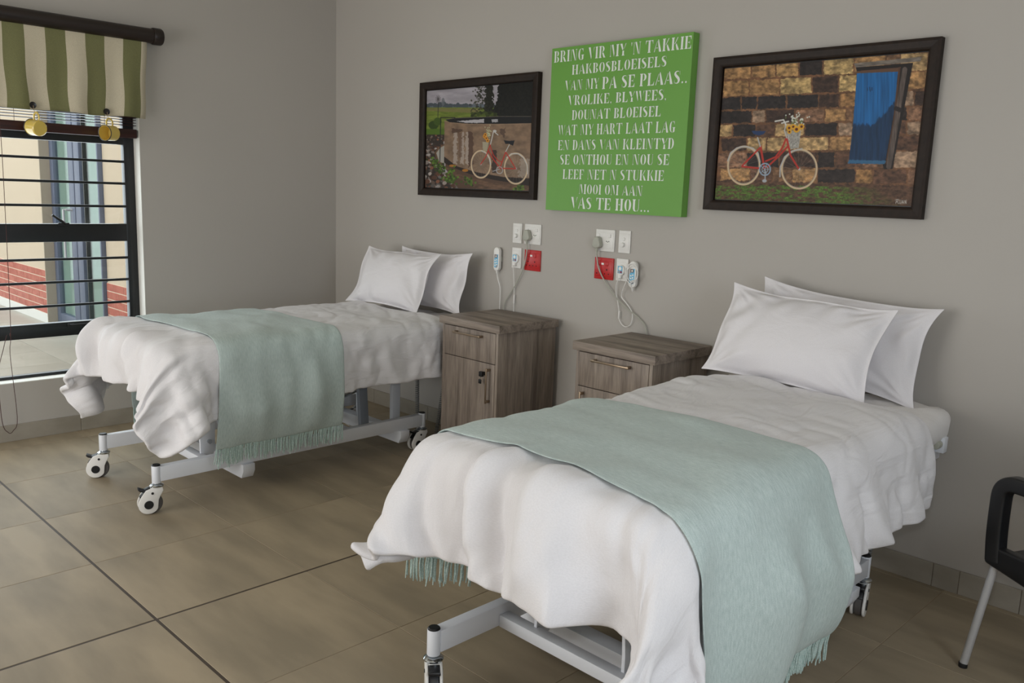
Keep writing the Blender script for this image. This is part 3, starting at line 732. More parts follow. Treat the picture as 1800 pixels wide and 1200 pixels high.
def picture(x0, x1, z0, z1, painter, lab):
    t = root('framed_picture', ((x0 + x1) / 2, -.001, z0), lab, 'picture', 'framed bicycle pictures')
    d, bw = .035, .046
    sec = [(0, -.001), (0, -d), (bw * .25, -d - .002), (bw * .75, -d + .001), (bw * .9, -d + .004), (bw, -d + .010), (bw, -.014), (bw * .6, -.006), (bw * .6, -.001)]
    def side(a, b, inn):
        a = Vector(a); b = Vector(b); inn = Vector(inn); t_ = (b - a).normalized(); n = len(sec); v = []
        for e, sg in ((a, 1), (b, -1)):
            v += [e + inn * q + t_ * sg * q + Vector((0, dy, 0)) for q, dy in sec]
        f = [(k, (k + 1) % n, n + (k + 1) % n, n + k) for k in range(n)] + [tuple(range(n))[::-1], tuple(range(n, 2 * n))]
        MB().add(v, f).build('moulding', M_frame, t, smooth=False)
    side((x0, 0, z1), (x1, 0, z1), (0, 0, -1)); side((x0, 0, z0), (x1, 0, z0), (0, 0, 1))
    side((x0, 0, z0), (x0, 0, z1), (1, 0, 0)); side((x1, 0, z0), (x1, 0, z1), (-1, 0, 0))
    box('backing_board', M_dark, t, x0 + bw * .7, x1 - bw * .7, -.008, -.002, z0 + bw * .7, z1 - bw * .7)
    box('mount_board', M_white, t, x0 + bw + .004, x1 - bw - .004, -.0145, -.008, z0 + bw + .004, z1 - bw - .004)
    print_mesh('photo_print', painter(), x0 + bw + .004, x1 - bw - .004, z0 + bw + .004, z1 - bw - .004, -.015, t)
    return t
picture(.985, 2.012, 1.477, 2.172, paint_dam, 'dark-framed photo of a red bicycle leaning on a round concrete dam')
picture(3.117, 4.112, 1.469, 2.157, paint_stone, 'dark-framed photo of a red bicycle by a stone wall and blue door')

# ------------------------------------------------------------------ green stencil sign
def glyphs():
    def stem(x, w=.19):
        return [(x - .05, 0), (x + w + .05, 0), (x + w + .05, .045), (x + w, .075), (x + w, .925), (x + w + .05, .955), (x + w + .05, 1), (x - .05, 1), (x - .05, .955), (x, .925), (x, .075), (x - .05, .045)]
    def bowl(cx, y0, y1, rx, th, sg=1, n=12):
        ry = (y1 - y0) / 2; cy = (y0 + y1) / 2; A = [math.pi * (k / n - .5) for k in range(n + 1)]
        o = [(cx + sg * rx * math.cos(a), cy + ry * math.sin(a)) for a in A]
        i = [(cx + sg * max(rx - th, .01) * math.cos(a), cy + (ry - .05) * math.sin(a)) for a in A[::-1]]
        return o + i
    def mir(P, c): return [(2 * c - x, y) for x, y in P]
    def flip(P): return [(x, 1 - y) for x, y in P]
    arm = [(.31, 1), (.57, 1), (.57, .70), (.53, .70), (.46, .93), (.31, .93)]
    mid = [(.28, .53), (.41, .53), (.41, .63), (.45, .63), (.45, .37), (.41, .37), (.41, .47), (.28, .47)]
    cl = [(.40, .935), (.25, .965), (.12, .88), (.10, .74), (.21, .58), (.35, .43), (.41, .27), (.36, .10), (.24, .035), (.10, .075)]
    th = [.03, .06, .13, .18, .2, .2, .18, .13, .06, .03]
    sp = [Vector((a, b, 0)) for a, b in cl]; C = bez(sp, 4); Lf = []; Rg = []
    for i, q in enumerate(C):
        t = (C[min(i + 1, len(C) - 1)] - C[max(i - 1, 0)]).normalized(); k = i / (len(C) - 1) * 9; a = int(min(k, 8)); wv = th[a] + (th[a + 1] - th[a]) * (k - a)
        Lf.append((q.x - t.y * wv / 2, q.y + t.x * wv / 2)); Rg.append((q.x + t.y * wv / 2, q.y - t.x * wv / 2))
    S_ = Lf + Rg[::-1]
    G = {}
    G['A'] = ([[(.0, 0), (.09, 0), (.29, .84), (.265, .97)], [(.36, 1), (.42, 1), (.70, 0), (.47, 0), (.335, .84)], [(.20, .29), (.37, .29), (.36, .35), (.215, .35)]], .70)
    G['B'] = ([stem(.05), bowl(.31, .525, 1, .22, .17), bowl(.31, 0, .485, .26, .19)], .60)
    G['D'] = ([stem(.05), bowl(.31, 0, 1, .30, .19)], .64)
    G['E'] = ([stem(.05), arm, mid, flip(arm)], .60)
    G['F'] = ([stem(.05), arm, mid], .58)
    gt = [(.35, 1), (.35, .95), (.46, .90), (.52, .70), (.56, .70), (.56, 1), (.52, 1), (.50, .96), (.43, .995)]
    gb = [(.35, 0), (.35, .05), (.40, .07), (.40, .38), (.35, .41), (.35, .45), (.64, .45), (.64, .41), (.59, .38), (.59, .08), (.48, .01)]
    G['G'] = ([bowl(.30, 0, 1, .28, .19, -1), gt, gb], .66)
    G['H'] = ([stem(.05), stem(.47), [(.28, .47), (.43, .47), (.43, .53), (.28, .53)]], .72)
    G['I'] = ([stem(.05)], .30)
    G['K'] = ([stem(.05), [(.28, .50), (.33, .45), (.60, 1), (.50, 1)], [(.37, .41), (.45, .57), (.71, 0), (.49, 0)]], .72)
    G['L'] = ([stem(.05), flip(arm)], .60)
    G['M'] = ([[(.0, 0), (.14, 0), (.14, .04), (.10, .06), (.10, .95), (.05, 1), (.0, 1), (.04, .94), (.04, .06), (.0, .04)], [(.15, 1), (.34, 1), (.485, .24), (.45, 0), (.41, 0)], [(.50, .04), (.535, .2), (.592, .97), (.562, .97)], stem(.66)], .91)
    G['N'] = ([[(.0, 0), (.14, 0), (.14, .04), (.10, .06), (.10, .95), (.05, 1), (.0, 1), (.04, .94), (.04, .06), (.0, .04)], [(.15, 1), (.33, 1), (.57, .10), (.55, 0), (.48, 0)], [(.60, .0), (.66, .0), (.66, .94), (.72, .96), (.72, 1), (.54, 1), (.54, .96), (.60, .94)]], .74)
    G['O'] = ([bowl(.30, 0, 1, .28, .19, -1), bowl(.35, 0, 1, .28, .19)], .65)
    G['P'] = ([stem(.05), bowl(.31, .42, 1, .27, .19)], .60)
    G['R'] = ([stem(.05), bowl(.31, .47, 1, .25, .18), [(.31, .43), (.47, .43), (.68, 0), (.47, 0)]], .69)
    G['S'] = ([S_, [(.44, .98), (.48, .98), (.48, .68), (.45, .68), (.43, .86)], [(.02, .02), (.06, .02), (.075, .14), (.05, .32), (.02, .32)]], .53)
    ta = [(.0, 1), (.185, 1), (.185, .935), (.09, .92), (.04, .70), (.0, .70)]
    G['T'] = ([stem(.26), ta, mir(ta, .355)], .71)
    G['U'] = ([[(0, 1), (.29, 1), (.29, .955), (.24, .925), (.24, .3), (.26, .12), (.34, .05), (.34, 0), (.26, .0), (.12, .06), (.05, .25), (.05, .925), (0, .955)], [(.39, .05), (.39, 0), (.47, .02), (.56, .14), (.58, .3), (.58, .95), (.63, 1), (.47, 1), (.52, .95), (.52, .3), (.48, .12)]], .64)
    G['V'] = ([[(.0, 1), (.24, 1), (.37, .18), (.345, 0), (.30, 0)], [(.385, .05), (.41, .18), (.66, 1), (.57, 1)]], .66)
    G['W'] = ([[(0, 1), (.20, 1), (.30, .16), (.275, 0), (.24, 0)], [(.31, .05), (.335, .2), (.405, .6), (.375, .6)], [(.34, 1), (.54, 1), (.64, .16), (.615, 0), (.58, 0)], [(.655, .05), (.675, .18), (.89, 1), (.80, 1)]], .89)
    G['Y'] = ([[(0, 1), (.24, 1), (.36, .56), (.31, .45), (.24, .46)], [(.40, .58), (.425, .50), (.63, 1), (.54, 1)], [(.25, .40), (.43, .40), (.43, .07), (.48, .045), (.48, 0), (.20, 0), (.20, .045), (.25, .07)]], .63)
    G["'"] = ([[(.03, 1), (.15, 1), (.11, .70), (.07, .70)]], .18)
    G[','] = ([[(.03, .13), (.16, .13), (.16, .0), (.08, -.13), (.05, -.13), (.09, 0), (.03, 0)]], .20)
    G['.'] = ([[(.10 + .075 * math.cos(a * .5236), .08 + .08 * math.sin(a * .5236)) for a in range(12)]], .22)
    def fat(P, d=.007):
        n = len(P); A = sum(P[i][0] * P[(i + 1) % n][1] - P[(i + 1) % n][0] * P[i][1] for i in range(n)); sg_ = 1 if A > 0 else -1; o = []
        for i in range(n):
            a, b, c = Vector(P[i - 1]), Vector(P[i]), Vector(P[(i + 1) % n]); e1 = (b - a); e2 = (c - b)
            if e1.length < 1e-6 or e2.length < 1e-6: o.append(P[i]); continue
            e1.normalize(); e2.normalize(); n1 = Vector((e1.y, -e1.x)) * sg_; n2 = Vector((e2.y, -e2.x)) * sg_
            m_ = n1 + n2; q = d / max(.45, 1 + n1.dot(n2)); o.append((b.x + m_.x * q, b.y + m_.y * q))
        return o
    return {k: ([fat(P) for P in v[0]], v[1]) for k, v in G.items()}
G = glyphs()
SX0, SX1, SZ0, SZ1 = 2.123, 3.010, 1.428, 2.279
SWd, SHt = SX1 - SX0, SZ1 - SZ0
lines = [("BRING VIR MY 'N TAKKIE", .016, .990, .9145, .982), ("HAKBOSBLOEISELS", .164, .840, .8315, .889), ("VAN MY", .115, .375, .7385, .799), ("PA SE PLAAS..", .400, .980, .7325, .802),
         ("VROLIKE, BLYWEES,", .145, .853, .649, .707), ("DOUNAT BLOEISEL", .180, .823, .5595, .6175), ("WAT MY HART LAAT LAG", .076, .924, .468, .530), ("EN DANS VAN KLEINTYD", .079, .923, .3775, .437),
         ("SE ONTHOU EN NOU SE", .100, .898, .288, .348), ("LEEF NET N STUKKIE", .128, .870, .1985, .2575), ("MOOI OM AAN", .263, .732, .109, .1675), ("VAS TE HOU...", .204, .788, .018, .088)]
cu = bpy.data.curves.new('sign_outline', 'CURVE'); cu.dimensions = '2D'; cu.fill_mode = 'BOTH'; cu.extrude = .0012
def spl(P):
    s_ = cu.splines.new('POLY'); s_.points.add(len(P) - 1); s_.use_cyclic_u = True
    for k, (a, b) in enumerate(P): s_.points[k].co = (a, b, 0, 1)
spl([(0, 0), (SWd, 0), (SWd, SHt), (0, SHt)])
for txt, u0, u1, v0, v1 in lines:
    gap, spc = .075, .27
    tot = sum((spc if ch == ' ' else G[ch][1]) for ch in txt) + gap * (len(txt) - 1)
    sx = (u1 - u0) * SWd / tot; sz = (v1 - v0) * SHt; x = u0 * SWd
    for ch in txt:
        if ch != ' ':
            for P in G[ch][0]: spl([(x + a * sx, v0 * SHt + b * sz) for a, b in P])
            x += (G[ch][1] + gap) * sx
        else: x += (spc + gap) * sx
tmp = bpy.data.objects.new('sign_outline', cu); COL.objects.link(tmp)
bpy.context.view_layer.update()
me = bpy.data.meshes.new_from_object(tmp.evaluated_get(bpy.context.evaluated_depsgraph_get()))
bpy.data.objects.remove(tmp)
sg = root('stencil_sign', ((SX0 + SX1) / 2, -.001, SZ0), 'lime green square sign with cut-out white stencil lettering', 'sign')
so = ORG[sg.as_pointer()]
for v in me.vertices:
    a, b, c = v.co; v.co = (SX0 + a - so.x, -.0488 - c - so.y, SZ0 + b - so.z)
me.flip_normals() if False else None
me.materials.clear(); me.materials.append(M_lime)
fo_ = bpy.data.objects.new('lettered_face', me); COL.objects.link(fo_); fo_.parent = sg; me.name = 'lettered_face'
box('white_backing', M_white, sg, SX0 + .006, SX1 - .006, -.0475, -.043, SZ0 + .006, SZ1 - .006)
for n, a in (('side_panel', (SX0, SX0 + .006, -.0475, -.001, SZ0, SZ1)), ('side_panel', (SX1 - .006, SX1, -.0475, -.001, SZ0, SZ1)), ('side_panel', (SX0 + .006, SX1 - .006, -.0475, -.001, SZ0, SZ0 + .006)), ('side_panel', (SX0 + .006, SX1 - .006, -.0475, -.001, SZ1 - .006, SZ1))):
    box(n, M_lime, sg, *a)

# ------------------------------------------------------------------ wall sockets, switches, handsets
def plate_base(t, mt, x0, x1, z0, z1):
    box('cover_plate', mt, t, x0, x1, -.009, -.0005, z0, z1, .002)
    box('inner_panel', mt, t, x0 + .006, x1 - .006, -.0115, -.008, z0 + .016, z1 - .016, .0015)
def switch_plate(x0, x1, z0, z1, lab):
    t = root('dimmer_switch', ((x0 + x1) / 2, -.0005, z0), lab, 'switch', 'small white wall switches'); plate_base(t, M_plastic, x0, x1, z0, z1); xm = (x0 + x1) / 2
    MB().cyl((xm, -.011, z0 + .072), (xm, -.015, z0 + .072), .008, n=20).build('button', M_plastic, t, bevel=.001)
    MB().cyl((xm - .004, -.011, z0 + .042), (xm - .004, -.026, z0 + .042), .0125, .011, n=24).build('dial', M_plastic, t, bevel=.0015)
def socket(x0, x1, z0, z1, lab, plug_hole):
    t = root('wall_socket', ((x0 + x1) / 2, -.0005, z0), lab, 'socket', 'white double sockets'); plate_base(t, M_plastic, x0, x1, z0, z1)
    for x in (x0 + .022, x1 - .03): box('rocker', M_plastic, t, x - .008, x + .008, -.0145, -.011, z1 - .042, z1 - .024, .0015)
    xm, zm = x1 - .042, z0 + .052
    pr = [(xm - .019, zm), (xm - .011, zm + .010), (xm + .011, zm + .010), (xm + .019, zm), (xm + .011, zm - .010), (xm - .011, zm - .010)]
    MB().prism(pr, -.0118, -.0112, lambda a, b, c: (a, c, b)).build('outlet_recess', M_lwhite, t, smooth=False)
    for q, dz in ((-.008, 0), (0, -.003), (.008, 0)): MB().cyl((xm + q, -.0117, zm + dz + .001), (xm + q, -.0123, zm + dz + .001), .0028, n=10).build('pin_hole', M_slot, t)
def red_socket(x0, x1, z0, z1, lab):
    t = root('red_socket', ((x0 + x1) / 2, -.0005, z0), lab, 'socket', 'red emergency sockets'); plate_base(t, M_red, x0, x1, z0, z1); w_ = x1 - x0
    for k in (.27, .68): box('rocker', M_red, t, x0 + w_ * k - .009, x0 + w_ * k + .009, -.0145, -.011, z1 - .042, z1 - .022, .0015)
    box('indicator', M_lwhite, t, x0 + w_ * .46 - .008, x0 + w_ * .46 + .008, -.0135, -.011, z1 - .037, z1 - .027)
    for k in (.26, .68):
        for dx, dz, r in ((0, .052, .0042), (-.013, .03, .0035), (.013, .03, .0035)):
            x = x0 + w_ * k + dx; MB().cyl((x, -.0113, z0 + dz), (x, -.0119, z0 + dz), r, n=12).build('pin_hole', M_slot, t)
def call_plate(x0, x1, z0, z1, lab):
    t = root('nurse_call_point', ((x0 + x1) / 2, -.0005, z0), lab, 'call point', 'white nurse call points'); plate_base(t, M_plastic, x0, x1, z0, z1); xm = (x0 + x1) / 2; zm = z0 + .056
    MB().lathe([(.001, .012), (.024, .012), (.027, .009), (.028, 0), (.001, 0)], (xm, -.011, zm), (0, -1, 0), 32).build('call_unit', M_plastic, t)
    MB().lathe([(.012, 0), (.012, .018), (.008, .022), (.001, .022)], (xm - .004, -.018, zm - .022), (0, -.1, -1), 16).build('cord_gland', M_plastic, t)
    y = -.0232
    lb = box('label', M_blue, t, xm - .016, xm + .014, y - .0006, y, zm - .016, zm + .022)
    MB().cyl((xm - .001, y - .0006, zm + .009), (xm - .001, y - .0011, zm + .009), .0095, n=16).build('print_symbol', M_lwhite, lb)
    box('print_symbol', M_lred, lb, xm + .001, xm + .011, y - .001, y - .0004, zm - .014, zm - .003)
    box('print_symbol', M_lgrey, lb, xm - .014, xm - .003, y - .001, y - .0004, zm - .014, zm - .003)
    return t
def handset(xc, z0, z1, lab):
    t = root('call_handset', (xc, -.002, z0), lab, 'handset', 'nurse call handsets'); hw = .024
    A = [(hw * math.cos(a), (z1 - hw) + hw * math.sin(a)) for a in np.linspace(0, math.pi, 13)] + [(-hw * math.cos(a), (z0 + hw) - hw * math.sin(a)) for a in np.linspace(0, math.pi, 13)]
    MB().prism([(xc + a, b) for a, b in A], -.034, -.012, lambda a, b, c: (a, c, b)).build('body', M_plastic, t, bevel=.005, seg=3)
    box('wall_clip', M_plasticg, t, xc - .018, xc + .020, -.013, -.001, z0 + .055, z0 + .085, .002)
    y = -.0344
    lb = MB().prism([(xc - .016, z0 + .028), (xc - .012, z0 + .02), (xc + .008, z0 + .02), (xc + .016, z0 + .03), (xc + .016, z0 + .098), (xc - .016, z0 + .098)], y, y + .001, lambda a, b, c: (a, c, b)).build('label', M_blue, t, smooth=False)
    MB().prism([(xc - .016, z0 + .068), (xc + .006, z0 + .098), (xc - .016, z0 + .098)], y - .0005, y, lambda a, b, c: (a, c, b)).build('print_band', M_lgrey, lb, smooth=False)
    MB().prism([(xc - .004, z0 + .021), (xc + .014, z0 + .04), (xc + .014, z0 + .03), (xc + .008, z0 + .021)], y - .0005, y, lambda a, b, c: (a, c, b)).build('print_band', M_lgrey, lb, smooth=False)
    bx_ = box('print_symbol', M_lcd, lb, xc - .009, xc + .009, y - .001, y - .0004, z0 + .079, z0 + .095)
    box('print_symbol', M_lwhite, lb, xc - .004, xc + .004, y - .0014, y - .0008, z0 + .082, z0 + .092)
    for k, (dx, dz) in enumerate(((-.006, .062), (.006, .066), (-.006, .048), (.006, .052), (-.006, .034), (.006, .038))):
        MB().cyl((xc + dx, y, z0 + dz), (xc + dx, y - .002, z0 + dz), .0045, n=12).build('key', M_lwhite, lb)
    MB().lathe([(.008, 0), (.006, -.012), (.004, -.018), (.001, -.018)], (xc, -.023, z0 + .002), (0, 0, 1), 12).build('strain_relief', M_plastic, t)
    return t
switch_plate(1.834, 1.906, 1.227, 1.341, 'white dimmer plate left of the white socket under the dam picture')
socket(1.930, 2.056, 1.227, 1.341, 'white socket with a grey plug above the pedestal with the key', 0)
red_socket(1.936, 2.060, 1.077, 1.195, 'red socket plate above the left pedestal')
cA = call_plate(1.834, 1.908, 1.082, 1.200, 'white call point with blue label left of the left red socket')
socket(2.457, 2.582, 1.227, 1.341, 'white socket with a grey plug under the right part of the green sign', 0)
switch_plate(2.610, 2.684, 1.227, 1.343, 'white dimmer plate right of the white socket under the green sign')
red_socket(2.458, 2.584, 1.079, 1.193, 'red socket plate above the right pedestal')
call_plate(2.604, 2.680, 1.082, 1.197, 'white call point with blue label right of the right red socket')
hA = handset(1.728, 1.053, 1.193, 'white call handset hanging alone left of the switches with straight cord')
hB = handset(2.728, 1.056, 1.192, 'white call handset with its cord coiled around it')
# handset cords
Y_ = -.018
MB().tube(bez([(1.728, -.023, 1.045), (1.735, -.022, 1.01), (1.752, Y_, .96), (1.754, -.016, .91), (1.75, -.013, .85), (1.748, -.012, .74)], 8), .0028, 8).build('cord', M_plastic, hA)
MB().tube(bez([(1.864, -.028, 1.096), (1.866, -.022, 1.05), (1.868, -.016, .97), (1.868, -.014, .90), (1.87, -.012, .74)], 8), .0022, 8).build('cord', M_plastic, cA)
MB().cyl((1.8685, -.0135, .925), (1.869, -.0135, .875), .005, n=10).build('inline_connector', M_plastic, cA, bevel=.001)
def elp(c, rx, rz, a0, a1, n, y, ph=0): return [(c[0] + rx * math.cos(a), y, c[1] + rz * math.sin(a)) for a in np.linspace(a0, a1, n)]
cords = [(2.638, -.028, 1.096), (2.622, -.022, 1.06), (2.62, -.018, 1.02), (2.634, -.016, .965), (2.645, -.016, .92), (2.645, -.016, .89), (2.662, -.016, .862), (2.69, -.016, .848), (2.722, -.016, .862), (2.733, -.016, .90), (2.725, -.016, .935), (2.69, -.016, .97), (2.662, -.018, .995), (2.658, -.02, 1.015), (2.675, -.03, 1.05), (2.70, -.038, 1.10)]
coil = elp((2.732, 1.135), .036, .045, 2.4, -1.2, 9, -.039) + elp((2.728, 1.13), .04, .05, -1.6, -7.2, 16, -.0405) + elp((2.735, 1.128), .034, .04, -7.6, -13.2, 16, -.042) + [(2.73, -.044, 1.09), (2.728, -.030, 1.05), (2.728, -.023, 1.036)]
MB().tube(bez(cords + coil, 4), .0022, 7).build('cord', M_plastic, hB)
MB().cyl((2.6455, -.016, .925), (2.6455, -.016, .885), .0045, n=10).build('inline_connector', M_plastic, hB, bevel=.001)
def plug(x, z, path, lab):
    t = root('power_plug', (x, -.012, z), lab, 'plug', 'grey plugs in the white sockets')
    sh = [(0, .032), (.014, .028), (.020, .012), (.028, -.012), (.024, -.024), (.010, -.03), (-.010, -.03), (-.024, -.024), (-.028, -.012), (-.020, .012), (-.014, .028)]
    MB().prism([(x + a, z + b) for a, b in sh], -.042, -.0122, lambda a, b, c: (a, c, b)).build('body', M_plasticg, t, bevel=.006, seg=3)
    MB().lathe([(.010, 0), (.0085, -.012), (.006, -.024), (.001, -.024)], (x, -.028, z - .026), (0, 0, 1), 12).build('strain_relief', M_plasticg, t)
    MB().tube(bez([(x, -.028, z - .045)] + path, 8), .0036, 8).build('cable', M_plasticg, t)
plug(1.968, 1.278, [(1.968, -.024, 1.19), (1.945, -.02, 1.10), (1.89, -.017, 1.0), (1.83, -.014, .92), (1.79, -.013, .86), (1.78, -.012, .74)], 'grey plug in the socket above the left pedestal, cable hanging left')
plug(2.484, 1.272, [(2.484, -.024, 1.19), (2.50, -.02, 1.13), (2.55, -.018, 1.06), (2.63, -.0225, .99), (2.70, -.0225, .945), (2.77, -.016, .905), (2.82, -.013, .855), (2.84, -.012, .74)], 'grey plug in the socket under the green sign, cable hanging right')

# ------------------------------------------------------------------ bedside pedestals
def pedestal(x0, x1, lab, door_left):
    xm = (x0 + x1) / 2; t = root('bedside_pedestal', (xm, -.255, 0), lab, 'cabinet', 'oak bedside pedestals')
    yb, yf = -.034, -.488; zt = .83
    box('top', M_woodh, t, x0, x1, yf - .006, yb, zt - .042, zt, .0012)
    bx0, bx1 = x0 + .018, x1 - .018
    box('side_panel', M_woodv, t, bx0, bx0 + .018, yf + .006, yb - .002, .0, zt - .0425, .0008)
    box('side_panel', M_woodv, t, bx1 - .018, bx1, yf + .006, yb - .002, .0, zt - .0425, .0008)
    box('back_panel', M_woodv, t, bx0 + .018, bx1 - .018, yb - .012, yb - .003, .04, zt - .0425)
    box('base_plinth', M_woodv, t, bx0 + .018, bx1 - .018, yf + .04, yb - .012, .0, .05)
    df = box('drawer_front', M_woodv, t, bx0 + .020, bx1 - .020, yf + .004, yf + .022, .620, zt - .048, .0008)
    dr = box('door', M_woodv, t, bx0 + .020, bx1 - .020, yf + .004, yf + .022, .055, .616, .0008)
    def handle(par, a, b):
        a = Vector(a); b = Vector(b); dv = (b - a).normalized(); m = MB()
        def bar(p, q, h): m.box(min(p.x, q.x) - h, max(p.x, q.x) + h, min(p.y, q.y) - h * .6, max(p.y, q.y) + h * .6, min(p.z, q.z) - h, max(p.z, q.z) + h)
        bar(a, b, .0045)
        for e in (a + dv * .006, b - dv * .006): m.box(e.x - .0065, e.x + .0065, e.y, yf + .0042, e.z - .0065, e.z + .0065)
        m.build('handle', M_nickel, par, bevel=.001)
    hy = yf - .024
    handle(df, (xm - .105, hy, .755), (xm + .105, hy, .755))
    hx = bx0 + .055 if door_left else bx1 - .055
    handle(dr, (hx, hy, .41), (hx, hy, .592))
    if not door_left:
        lk = MB().cyl((hx - .032, yf + .005, .562), (hx - .032, yf - .006, .562), .010, n=16).build('lock', M_chrome, dr)
        k = MB(); k.cyl((hx - .032, yf - .006, .562), (hx - .032, yf - .022, .562), .003, n=8); k.box(hx - .045, hx - .023, yf - .034, yf - .016, .548, .575)
        k.build('key', M_dark, dr, bevel=.003)
        MB().tube([(hx - .036, yf - .026, .550), (hx - .040, yf - .028, .535), (hx - .046, yf - .024, .53)], .0016, 6).build('key_ring', M_chrome, dr)
        k = MB(); k.box(hx - .052, hx - .033, yf - .030, yf - .022, .508, .532); k.build('spare_key', M_dark, dr, bevel=.003)
    return t
pedestal(1.765, 2.245, 'oak-look pedestal with key in its door beside the far bed', False)
pedestal(2.746, 3.226, 'oak-look pedestal half hidden behind the near bed', True)

# ------------------------------------------------------------------ hospital beds
BX1, BX2, BY = 1.262, 3.885, -1.24
bed = root('hospital_bed', (BX1, BY, 0), 'white steel hospital bed frame on casters under the bed nearest the window', 'bed', 'hospital bed frames')
def bl_(x0, x1, y0, y1, z0, z1, name, mt=M_bedmetal, bev=.003, par=None):
    return MB().box(x0, x1, y0, y1, z0, z1).build(name, mt, par or bed, bevel=bev, local=True)
PX, PY = .322, .782
for s in (-1, 1):
    bl_(s * PX - .02, s * PX + .02, -PY + .012, PY - .012, .150, .220, 'side_rail')
    for q in (-1, 1):
        pst = MB().cyl((s * PX, q * PY, .142), (s * PX, q * PY, .224), .0205, n=24).build('corner_post', M_bedmetal, bed, bevel=.0015, local=True)
        MB().lathe([(.001, .006), (.016, .006), (.019, .003), (.0195, 0), (.001, 0)], (s * PX, q * PY, .2235), (0, 0, 1), 20).build('cap', M_dark, pst, local=True)
# cross beams with chamfered ends slung below the rails
for y in (-.34, .63):
    pr = [(-.36, .15), (.36, .15), (.36, .115), (.34, .078), (-.34, .078), (-.36, .115)]
    MB().prism(pr, y - .032, y + .032, lambda a, b, c: (a, c, b)).build('cross_beam', M_bedmetal, bed, bevel=.002, local=True)
bl_(-.30, .30, .30, .345, .150, .190, 'cross_tube')
bl_(-.30, .30, -.53, -.485, .150, .190, 'cross_tube')
# lifting arms
for x in (-.17, .17):
    for y, lean in ((.70, .0), (.48, -.03)):
        MB().prism([(y - .028, .13), (y + .028, .13), (y + .028 + lean, .57), (y - .028 + lean, .57)], x - .014, x + .014, lambda a, b, c: (c, a, b)).build('lift_arm', M_bedmetal if y > .6 else M_bedgrey, bed, bevel=.002, local=True)
    pl = MB().prism([(-.50, .16), (-.44, .16), (-.425, .20), (-.42, .36), (-.40, .57), (-.52, .57), (-.51, .36), (-.50, .24)], x - .006, x + .006, lambda a, b, c: (c, a, b)).build('pivot_bracket', M_bedmetal, bed, bevel=.0015, local=True)
    MB().cyl((x + (.006 if x > 0 else -.006), -.455, .245), (x + (.018 if x > 0 else -.018), -.455, .245), .011, n=12).build('bolt', M_chrome, pl, local=True)
bl_(-.06, .06, -.30, .34, .25, .33, 'motor_housing', M_bedgrey, .012)
MB().cyl((0, .34, .29), (0, .62, .36), .02, n=14).build('actuator_rod', M_chrome, bed, local=True)
# mattress platform
for s in (-1, 1): bl_(s * .41 - .02, s * .41 + .02, -.72, 1.12, .565, .612, 'platform_rail')
for y in (-.70, -.35, .0, .35, .70, 1.10): bl_(-.39, .39, y - .02, y + .02, .568, .606, 'platform_slat')
bl_(-.40, .40, -.71, 1.11, .606, .614, 'platform_panel', M_bedgrey, .001)
# head end bracket with knob
for s in (-1, 1):
    hbk = bl_(s * .415 - .012, s * .415 + .045 if s > 0 else s * .415 + .012, 1.06, 1.10, .60, .66, 'head_bracket') if s > 0 else bl_(-.46, -.403, 1.06, 1.10, .60, .66, 'head_bracket')
    MB().cyl((s * .44, 1.06, .635), (s * .44, 1.02, .635), .016, n=16).build('knob', M_plasticg, hbk, bevel=.003, local=True)
# coiled cables under the head end
def helix(a, b, r, turns, n=10):
    a = Vector(a); b = Vector(b); d = (b - a); t = d.normalized(); x = t.orthogonal().normalized(); y = t.cross(x)
    return [a + d * (k / (turns * n)) + (x * math.cos(2 * math.pi * k / n) + y * math.sin(2 * math.pi * k / n)) * r for k in range(turns * n + 1)]
MB().tube([Vector((.235, .80, .60))] + helix((.235, .81, .55), (.24, .815, .09), .0095, 40, 8), .0034, 5).build('coiled_cable', M_coil, bed, local=True)
MB().tube([Vector((.30, .98, .60)), Vector((.285, .985, .50)), Vector((.30, .99, .47)), Vector((.29, .985, .44))] + helix((.29, .985, .42), (.25, .955, .05), .0095, 32, 8), .0034, 5).build('coiled_cable', M_coil, bed, local=True)
